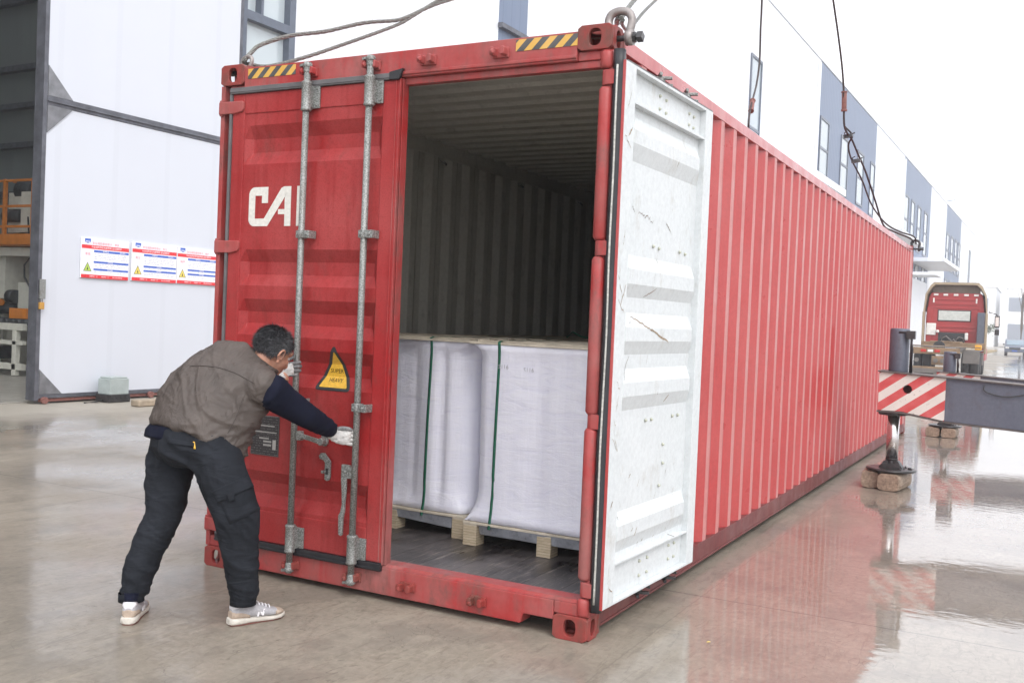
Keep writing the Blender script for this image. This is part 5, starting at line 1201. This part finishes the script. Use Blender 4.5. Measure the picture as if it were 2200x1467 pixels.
tro = fuse(b, 'trousers', M['trousers'], man, .0075, 4, tdisp)
def strap_band(name, c, ra, rb, h, z0, z1, mat, par):
    b = MB(); a = (h-Vector((0,0,1))*h.z).normalized(); d = Vector((0,0,1)).cross(a); o_ = []
    for z, k in ((z0, 1.0), (z0, 1.03), (z1, 1.03), (z1, 1.0)): o_.append([Vector((q.x, q.y, z)) for q in ring(c, a*ra*k, d*rb*k, 28)])
    b.rings(o_, False, True); return b.build(name, mat, par)
strap_band('cuff', ankL, .058, .056, H, .088, .128, M['trousers'], tro); strap_band('cuff', ankR+mv(-.004,0,0), .060, .058, H, .098, .142, M['trousers'], tro)
M['lint'] = plain('velcro_lint', (.10, .10, .11), .9, 0, .8, 160)
def onsurf(par_mesh, o, d, off=.003):
    ok, loc, nn, _ = par_mesh.ray_cast(o-MO-par_mesh.location, d); return (loc+MO+nn*off, nn) if ok else (None, None)
def patch(name, par, cen, u, v, w, h, mat, th=.006, nx=10, ny=8, cut=None, off=.004):
    """a sewn piece of cloth that lies on the garment: grid projected along -normal onto it"""
    u, v = u.normalized(), v.normalized(); nn = u.cross(v).normalized(); b = MB(); P0 = []; 
    bpy.context.view_layer.update()
    for j in range(ny+1):
        for i in range(nx+1):
            a, c_ = (i/nx-.5)*w, (j/ny-.5)*h
            if cut and j == 0: c_ += cut*(abs(i/nx-.5)*2)
            q = cen+u*a+v*c_+nn*.12; loc, n2_ = onsurf(par, q, -nn, off)
            if loc is None: loc = cen+u*a+v*c_
            P0.append((loc, loc-nn*th))
    n = (nx+1)*(ny+1); vs = [p[0] for p in P0]+[p[1] for p in P0]; fs = []
    for j in range(ny):
        for i in range(nx):
            k = j*(nx+1)+i; fs.append((k, k+1, k+nx+2, k+nx+1))
    rim = [i for i in range(nx+1)]+[j*(nx+1)+nx for j in range(1, ny+1)]+[ny*(nx+1)+i for i in range(nx-1, -1, -1)]+[j*(nx+1) for j in range(ny-1, 0, -1)]
    for k in range(len(rim)): a, c_ = rim[k], rim[(k+1) % len(rim)]; fs.append((a, c_, n+c_, n+a))
    b.add(vs, fs, True); return b.build(name, mat, par)
camdir = Vector((4.25, -4.25, 1.5))
thigh = (kneeR-hipR).normalized(); tow = (camdir-m(.15,-.05,.68)).normalized(); vperp = (-thigh+thigh*0).normalized(); uax = vperp.cross(tow).normalized()*1
cpk = hipR.lerp(kneeR, .78)+tow*.05+mv(.03,0,.0)
patch('cargo_pocket', tro, cpk, uax, tow.cross(uax)*1, .150, .155, M['trousers'], .01)
patch('pocket_flap', tro, cpk+(-thigh)*.065, uax, tow.cross(uax), .165, .060, M['trousers'], .012, off=.012)
patch('pocket_tab', tro, cpk+(-thigh)*.035-uax*.02, uax, tow.cross(uax), .028, .045, M['trousers'], .012, 4, 4, off=.016)
patch('pocket_tag', tro, m(.02,-.03,.855), mv(1,.35,0), mv(-.12,0,1), .009, .034, M['yellow'], .004, 2, 4, off=.005)
patch('rear_pocket_flap', tro, m(-.04,-.0,.865), mv(1,.1,-.12), mv(.12,0,1), .125, .020, M['trousers'], .008, 8, 3, off=.006)
# ---- sweater: torso below the vest, both sleeves, collar
b = MB()
def tor(b, seq, n=36, e=.9):
    rs = []
    for c, side, fr in seq: rs.append(ring(c, side, fr, n, e))
    b.rings(rs, True, True)
S = mv(.50,-.82,-.27).normalized(); S0 = mv(.76,-.64,0).normalized()
tor(b, [(m(-.052,.125,.822), S0*.196, mv(.158,.1,-.052)), (m(-.045,.13,.86), S0*.197, mv(.158,.1,-.056)), (m(-.01,.16,.95), S0*.18, mv(.12,.1,-.05)), (m(.08,.24,1.10), S*.17, mv(.10,.06,-.05)), (m(.17,.3,1.22), S*.15, mv(.07,.04,-.04))])
HV = Vector((0,0,1))
limb(b, [(shR+mv(-.02,.03,.006), .086,.080,HV), (shR+mv(.03,.02,-.012), .088,.080,HV), (shR.lerp(elR,.45), .078,.072,HV), (shR.lerp(elR,.85), .067,.062,HV), (elR, .064,.058,HV), (elR.lerp(wrR,.35), .059,.054,HV), (elR.lerp(wrR,.75), .050,.047,HV), (elR.lerp(wrR,.97), .043,.041,HV)])
limb(b, [(shL, .085,.08,HV), (shL.lerp(elL,.5), .07,.065,HV), (elL, .060,.056,HV), (elL.lerp(wrL,.4), .055,.052,HV), (elL.lerp(wrL,.86), .044,.042,HV)])
sf = folds((.7,.4,-.4), .009, 20, 6, 2.0); sf2 = folds(tuple(elR-shR), .010, 16, 5, 4.0)
swe = fuse(b, 'sweater', M['sweater'], man, .0075, 3, lambda p, n_: sf2(p, n_)*.9 if (p-MO).dot(MR) > .22 else sf(p, n_)*.5)
# hem seam line of the sweater
# ---- vest
b = MB()
V_ = [ (m(-.014,.110,.852), S0*.200, mv(.165,.10,-.088)),
       (m(-.012,.120,.880), S0*.206, mv(.172,.10,-.088)),
       (m(.004,.145,.935), S0*.208, mv(.176,.10,-.092)),
       (m(.020,.175,1.005), (S0*.6+S*.4).normalized()*.212, mv(.182,.09,-.098)),
       (m(.058,.210,1.075), S*.208, mv(.172,.08,-.110)),
       (m(.098,.250,1.135), S*.202, mv(.158,.07,-.115)),
       (m(.138,.285,1.187), S*.196, mv(.135,.06,-.110)),
       (m(.172,.305,1.225), S*.176, mv(.108,.05,-.098)),
       (m(.198,.318,1.252), S*.125, mv(.084,.045,-.080)),
       (m(.214,.326,1.272), S*.092, mv(.070,.04,-.062)) ]
tor(b, V_, 40, .92)
limb(b, [(m(.13,.27,1.15), .115,.11,HV), (m(.215,.22,1.145), .112,.10,HV), (shR+mv(-.045,.035,.012), .106,.094,HV), (shR+mv(-.005,.01,.0), .098,.086,HV)], 28)
vf = folds((.62,-.1,.55), .022, 12, 3.0, 6.0, 1.6); vf2 = folds((.2,.1,1), .022, 26, 7, 1.0)
vf3 = folds((-.55,.1,.8), .020, 9, 3.0, 15.0, 1.5)
def vdisp(p, n_):
    z = p.z; low = max(0, min(1, (1.0-z)/.15)); return vf(p, n_)*.8+vf3(p, n_)*.6*low+vf2(p, n_)*(.2+.6*low)
vest = fuse(b, 'vest', M['vest'], man, .0075, 14, vdisp, .7)
# armhole and hem piping
b = MB(); ah = []
ac = m(.275,.150,1.130); an = (elR-shR).normalized()*.5+mv(.35,-.75,.0)*.5; an.normalize(); aa = (HV-an*HV.dot(an)).normalized(); ab = an.cross(aa)
b = MB(); M['piping'] = cloth('vest_piping', (.055,.044,.04), (.08,.065,.058))
# collar roll
cr = ring(m(.216,.330,1.252), S*.092, mv(.074,.045,-.055), 28)
b.tube(cr+[cr[0]], .014, 10, False); b.build('collar', M['vest'], vest)
def surf_line(name, par, pts, r, mat):
    bpy.context.view_layer.update(); out = []
    for p, d in pts:
        q, _ = onsurf(par, p+d*.25, -d, .001)
        if q is not None: out.append(q)
    if len(out) > 2: b = MB(); b.tube(catmull(out, 3), r, 6); b.build(name, mat, par)
tw = (camdir-m(.1,.1,1.05)).normalized()
ups = mv(.55,.18,.75).normalized()
surf_line('yoke_seam', vest, [(m(-.06+.30*k/14,.12+.02*k/14,1.215-.075*k/14+.03*math.sin(k/14*3)), tw) for k in range(15)], .0028, M['piping'])
surf_line('side_seam', vest, [(m(.215-.14*k/12+.02*math.sin(k/12*3),.05,1.07-.27*k/12), tw) for k in range(13)], .0028, M['piping'])
surf_line('hem_seam', vest, [(m(-.20+.36*k/14,.1,.925-.095*k/14), tw) for k in range(15)], .0028, M['piping'])
# ---- body: head, neck, arms, one continuous surface
b = MB()
hc = m(.282,.352,1.293)
fd = mv(.60,.76,-.55).normalized()          # where the face looks: right, away and down
up_ = mv(.32,.25,.90); up_ = (up_-fd*up_.dot(fd)).normalized(); sd_h = fd.cross(up_).normalized()   # his right side faces the camera
if sd_h.dot(mv(.4,-1,0)) < 0: sd_h = -sd_h
hp = lambda f_, u_, s_: hc+fd*f_+up_*u_+sd_h*s_
ball(b, hp(-.012,.018,0), fd*.098, sd_h*.076, up_*.092)               # skull
ball(b, hp(.030,-.035,0), fd*.066, sd_h*.062, up_*.075)               # face
ball(b, hp(.040,-.085,0), fd*.050, sd_h*.048, up_*.038)               # jaw
ball(b, hp(.068,-.104,0), fd*.022, sd_h*.024, up_*.018)               # chin
ball(b, hp(.074,.030,0), fd*.022, sd_h*.052, up_*.022)                # brow
ball(b, hp(.064,-.022,.036), fd*.024, sd_h*.020, up_*.020); ball(b, hp(.064,-.022,-.036), fd*.024, sd_h*.020, up_*.020)   # cheeks
limb(b, [(hp(.088,.018,0), .009,.009,sd_h), (hp(.100,-.008,0), .010,.011,sd_h), (hp(.110,-.030,0), .014,.013,sd_h), (hp(.100,-.040,0), .016,.012,sd_h)], 12)   # nose
limb(b, [(hp(.086,-.062,-.022), .008,.007,up_), (hp(.092,-.062,0), .010,.008,up_), (hp(.086,-.062,.022), .008,.007,up_)], 10)   # lips
limb(b, [(hp(.084,-.074,-.018), .008,.007,up_), (hp(.090,-.074,0), .009,.008,up_), (hp(.084,-.074,.018), .008,.007,up_)], 10)
limb(b, [(hp(-.020,-.055,0), .062,.066,sd_h), (m(.235,.325,1.248), .064,.066,sd_h), (m(.20,.31,1.20), .075,.075,sd_h), (m(.13,.26,1.13), .12,.10,S), (m(.02,.18,.99), .12,.09,S0), (m(-.05,.13,.87), .13,.10,S0)])
for sh_, el_, wr_ in ((shR, elR, wrR), (shL, elL, wrL)):
    limb(b, [(m(.16,.3,1.16), .05,.05,HV), (sh_, .055,.05,HV), (sh_.lerp(el_,.5), .046,.044,HV), (el_, .040,.038,HV), (el_.lerp(wr_,.5), .036,.033,HV), (wr_, .029,.024,HV), (wr_+(wr_-el_).normalized()*.03, .030,.02,HV)])
for hp_, kn_, an_ in ((hipL, kneeL, ankL), (hipR, kneeR, ankR)):
    limb(b, [(pel, .09,.09,H), (hp_, .09,.085,H), (hp_.lerp(kn_,.5), .075,.07,H), (kn_, .056,.055,H), (kn_.lerp(an_,.4), .052,.05,H), (an_, .034,.034,H)])
body = fuse(b, 'body', M['skin'], man, .0052, 3)
# ears
M['eyewhite'] = plain('eye_white', (.45,.40,.36), .3)
for s_ in (1, -1):
    b = MB(); ec = hp(-.004,-.020,.074*s_); pts = []
    for k in range(14):
        a = R(-60+k*24); pts.append(ec+fd*(.017*math.cos(a)-.004)+up_*(.031*math.sin(a)+.002)+sd_h*s_*(.010+.006*math.sin(a)-.012*math.cos(a)*.6))
    b.tube(pts[:12], [.0055]*12, 8); ball(b, ec+sd_h*s_*.002, fd*.014, up_*.026, sd_h*.005, 8); ball(b, ec-up_*.028+sd_h*s_*.003+fd*.002, fd*.008, up_*.011, sd_h*.006, 8)
    b.build('ear', M['skin'], body)
    b = MB(); ball(b, hp(.077,.002,.031*s_), fd*.011, up_*.008, sd_h*.012, 10); b.build('eye', M['eyewhite'], body)
    b = MB(); ball(b, hp(.0865,.001,.031*s_), fd*.003, up_*.005, sd_h*.005, 8); b.build('iris', M['black'], body)
    b = MB(); b.tube([hp(.090,.030,.014*s_), hp(.092,.034,.030*s_), hp(.080,.030,.050*s_)], [.003,.0045,.003], 6); b.build('eyebrow', M['hair'], body)
# hair: a cap cut close at the back and sides, with short strands
b = MB(); rr = random.Random(5)
ball(b, hp(-.020,.026,0), fd*.101, sd_h*.081, up_*.092, 24)
def hair_in(q):
    d = q-hc; f_, u_, s_ = d.dot(fd), d.dot(up_), abs(d.dot(sd_h))
    lim = -.052 if f_ < -.035 else (-.052+(f_+.035)*1.25 if f_ < .02 else .018+(f_-.02)*.75)
    if f_ > .045: lim = .040+(f_-.045)*.9
    return u_ > lim
def hd(p, n_): return .0065*noise.noise(p*34)+.006*noise.noise(p*80)+(0 if hair_in(p) else -.030)
hair = fuse(b, 'hair', M['hair'], body, .005, 1, hd)
b = MB()
for k in range(9000):
    z = rr.uniform(-.75, 1); a = rr.uniform(0, 6.283); s = math.sqrt(max(0, 1-z*z)); q = hp(-.018,.028,0)+fd*(.104*s*math.cos(a))+sd_h*(.082*s*math.sin(a))+up_*(.092*z)
    if not hair_in(q-up_*.006): continue
    nn = (q-hp(-.018,.028,0)).normalized(); tg = (fd*.75+sd_h*((q-hc).dot(sd_h))*6-up_*.25); tg = (tg-nn*tg.dot(nn)).normalized()
    if (q-hc).dot(fd) < -.03: tg = (-up_-nn*(-up_.dot(nn))).normalized()
    l = rr.uniform(.014, .034); d = (tg+nn*rr.uniform(.15,.6)+Vector((rr.gauss(0,.35), rr.gauss(0,.35), rr.gauss(0,.35)))).normalized(); w_ = d.cross(nn).normalized()*.0011
    b.add([q-w_, q+w_, q+d*l*.6+w_*.7, q+d*l+nn*-.001, q+d*l*.6-w_*.7], [(0,1,2,3,4)])
b.build('hair_strands', M['hair'], hair, recalc=False)
# ---- gloved hands
def hand(palm_c, fdir, pn, across, fingers, thumb, mat_f, cuff, nm='glove'):
    """palm_c centre, fdir towards the fingers, pn palm normal, across = towards the index side"""
    fdir, pn, across = fdir.normalized(), pn.normalized(), across.normalized()
    b = MB()
    limb(b, [(palm_c-fdir*.045, .030,.020,across), (palm_c-fdir*.015, .040,.019,across), (palm_c+fdir*.02, .043,.017,across), (palm_c+fdir*.042, .040,.014,across)], 18)
    limb(b, [(cuff, .036,.032,across), (cuff.lerp(palm_c-fdir*.045, .6), .033,.027,across), (palm_c-fdir*.03, .033,.022,across)], 18)
    g = fuse(b, nm, M['glove'], man, .0045, 2, lambda p, n_: .0035*noise.noise(p*55)+.0025*noise.noise(p*110))
    for k, (L3, curl, sp_) in enumerate(fingers):
        base = palm_c+fdir*.038+across*(.031-.0207*k); d = (fdir+across*sp_).normalized(); pts = [base-d*.015, base]; ang = 0
        for L, c_ in zip(L3, curl):
            ang += c_; dd = d*math.cos(ang)+pn*math.sin(ang); pts.append(pts[-1]+dd*L)
        b = MB(); b.tube(catmull(pts, 3), [.0105]*(3*(len(pts)-1))+[.007], 10); b.build('finger', mat_f, g)
    tb_ = palm_c-fdir*.018+across*.034; b = MB(); pts = [tb_, tb_+thumb[0], tb_+thumb[0]+thumb[1], tb_+thumb[0]+thumb[1]+thumb[2]]
    b.tube(catmull([palm_c-fdir*.03+across*.018]+pts, 3), [.015,.015,.015,.0145,.014,.0135,.013,.0125,.012,.0115,.011,.010,.0075][:13], 10); b.build('thumb', M['palm'], g)
    return g
# right hand closes on the second rod (rod axis x=1.098,y=-.046) at z ~ .83, the back of the hand to the camera
rodR = Vector((1.098, -.046, .855)); pr = rodR-MR*.075-MF*.028+Vector((0,0,-.0))
dirR = (MR*.93+MF*.30+Vector((0,0,-.12)))
fl = [((.034,.022,.018),(.45,.85,.75),.05), ((.038,.025,.019),(.45,.85,.75),0), ((.035,.023,.018),(.5,.85,.8),-.05), ((.028,.018,.016),(.55,.9,.8),-.12)]
hand(pr, dirR, mv(-.28,1,0), Vector((0,0,1)), fl, (mv(.028,.004,.006), mv(.026,.008,-.002), mv(.018,.010,-.008)), M['glove'], wrR)
# left hand holds the first rod (x=.678) at z ~ 1.19 with the thumb up and the finger tips past the rod
rodL = Vector((.678, -.046, 1.185)); plh = rodL-MR*.058-MF*.030+Vector((0,0,-.004))
fl2 = [((.036,.026,.020),(.25,1.1,.9),.04), ((.040,.028,.020),(.25,1.1,.9),0), ((.038,.026,.020),(.3,1.1,.9),-.04), ((.030,.020,.016),(.35,1.1,.9),-.08)]
hand(plh, MR*.96+MF*.18+Vector((0,0,.10)), mv(-.18,1,0), Vector((0,0,1)), fl2, (mv(.022,.0,.016), mv(.026,-.002,.014), mv(.022,.0,.010)), M['palm'], wrL)
# ---- shoes
M['sh_grey'] = plain('shoe_grey_mesh', (.40, .39, .41), .8, 0, .12, 120, .3, 200); M['sh_tan'] = plain('shoe_tan_suede', (.43, .34, .27), .9, 0, .15, 60, .2, 120); M['sh_sole'] = plain('shoe_sole', (.60, .56, .50), .6, 0, .12, 30); M['sh_white'] = plain('shoe_white', (.72, .70, .72), .5, 0, .06, 20); M['out'] = plain('outsole', (.20, .075, .06), .7)
def shoe(heel, yaw, tilt, label=None):
    """heel = ground point under the heel; yaw = direction of the toe in the r,f frame"""
    d = mv(math.cos(yaw), math.sin(yaw), 0); s = Vector((0,0,1)).cross(d)
    L = .285; up = Vector((0,0,1)); d2 = (d*math.cos(tilt)-up*math.sin(tilt)); u2 = (up*math.cos(tilt)+d*math.sin(tilt))
    lift = L*.86*math.sin(tilt) if tilt > 0 else 0; o0 = heel+up*lift
    P3 = lambda a, b_, c_: o0+d2*a+s*b_+u2*c_
    def sec(a, w, z0, z1, e=.75, off=0, n=24):
        r_ = []
        for j in range(n):
            t_ = 2*math.pi*j/n; x_ = math.copysign(abs(math.cos(t_))**e, math.cos(t_))*w+off; z_ = (z0+z1)/2+math.copysign(abs(math.sin(t_))**e, math.sin(t_))*(z1-z0)/2
            r_.append(P3(a, x_, z_))
        return r_
    b = MB(); b.rings([sec(-.012,.018,.004,.030,.6), sec(-.004,.034,.001,.034,.6), sec(.03,.040,.001,.034,.5), sec(.09,.036,.002,.030,.5), sec(.15,.041,.001,.025,.5), sec(.20,.047,.001,.021,.5), sec(.245,.042,.003,.022,.5), sec(.270,.026,.010,.026,.6), sec(.277,.010,.016,.026,.6)], True, True)
    so_ = b.build('shoe', M['sh_sole'], man)
    if label: so_['label'] = label
    b = MB(); b.rings([sec(-.006,.024,-.003,.004,.6), sec(.03,.036,-.003,.003,.5), sec(.15,.037,-.003,.003,.5), sec(.2,.043,-.003,.003,.5), sec(.245,.036,-.001,.005,.5), sec(.262,.02,.004,.012,.6)], True, True); b.build('outsole', M['out'], so_)
    b = MB(); b.rings([sec(.0,.020,.028,.070,.8), sec(.012,.030,.026,.096,.8), sec(.04,.035,.026,.098,.8), sec(.075,.036,.024,.092,.8), sec(.11,.036,.022,.090,.85), sec(.15,.039,.020,.078,.9), sec(.19,.043,.018,.060,.9), sec(.23,.040,.018,.050,.9), sec(.255,.030,.019,.042,.9), sec(.268,.014,.020,.034,.9)], True, True); b.build('upper', M['sh_grey'], so_)
    b = MB(); b.rings([sec(.215,.0445,.017,.051,.9), sec(.235,.0405,.017,.050,.9), sec(.257,.031,.018,.044,.9), sec(.271,.014,.019,.035,.9)], True, True); b.build('toe_cap', M['sh_tan'], so_)
    b = MB(); b.rings([sec(-.003,.021,.027,.066,.8), sec(.010,.0315,.025,.074,.8), sec(.04,.0368,.025,.072,.8), sec(.07,.0372,.024,.058,.8), sec(.085,.037,.022,.046,.8)], True, True); b.build('heel_counter', M['sh_tan'], so_)
    b = MB(); b.rings([sec(.002,.020,.068,.095,.8), sec(.012,.0305,.072,.101,.8), sec(.032,.0345,.078,.101,.8)], True, True); b.build('heel_tab', M['sh_white'], so_)
    for k in range(5):
        a = .118+k*.018; h = .091-k*.0065; b = MB(); b.tube([P3(a,-.026,h-.018), P3(a+.003,-.013,h-.001), P3(a+.005,0,h+.003), P3(a+.003,.013,h-.001), P3(a,.026,h-.018)], .0035, 6); b.build('lace', M['sh_white'], so_)
    b = MB()
    for sg in (-1, 1): b.tube([P3(.112,0,.098), P3(.100,.012*sg,.112), P3(.115,.026*sg,.108), P3(.128,.022*sg,.094), P3(.114,.004*sg,.098)], .0026, 6)
    b.build('lace_bow', M['sh_white'], so_)
    for sg in (-1, 1):      # letter mark on both sides
        b = MB(); y = .0385*sg
        for pl_ in ([(.118,.030),(.127,.030),(.137,.066),(.128,.066)], [(.128,.066),(.137,.066),(.152,.032),(.143,.032)], [(.143,.032),(.152,.032),(.160,.062),(.151,.062)]):
            V0 = [P3(a, y+sg*.002+(.0015*sg if a > .14 else 0)-sg*max(0, c_-.045)*.28, c_) for a, c_ in pl_]; V1 = [q-s*sg*.006 for q in V0]; b.add(V0+V1, [(0,1,2,3),(4,5,6,7),(0,1,5,4),(1,2,6,5),(2,3,7,6),(3,0,4,7)])
        b.build('emblem', M['sh_white'], so_)
    b = MB(); b.cyl(P3(.045,0,.075), P3(.050,0,.135), .030, .034, 20); b.build('sock', M['sweater'], so_)
shoe(m(.205,.012,0.003), R(40), 0.0)
shoe(m(-.258,-.045,.003), R(97), 0.0)
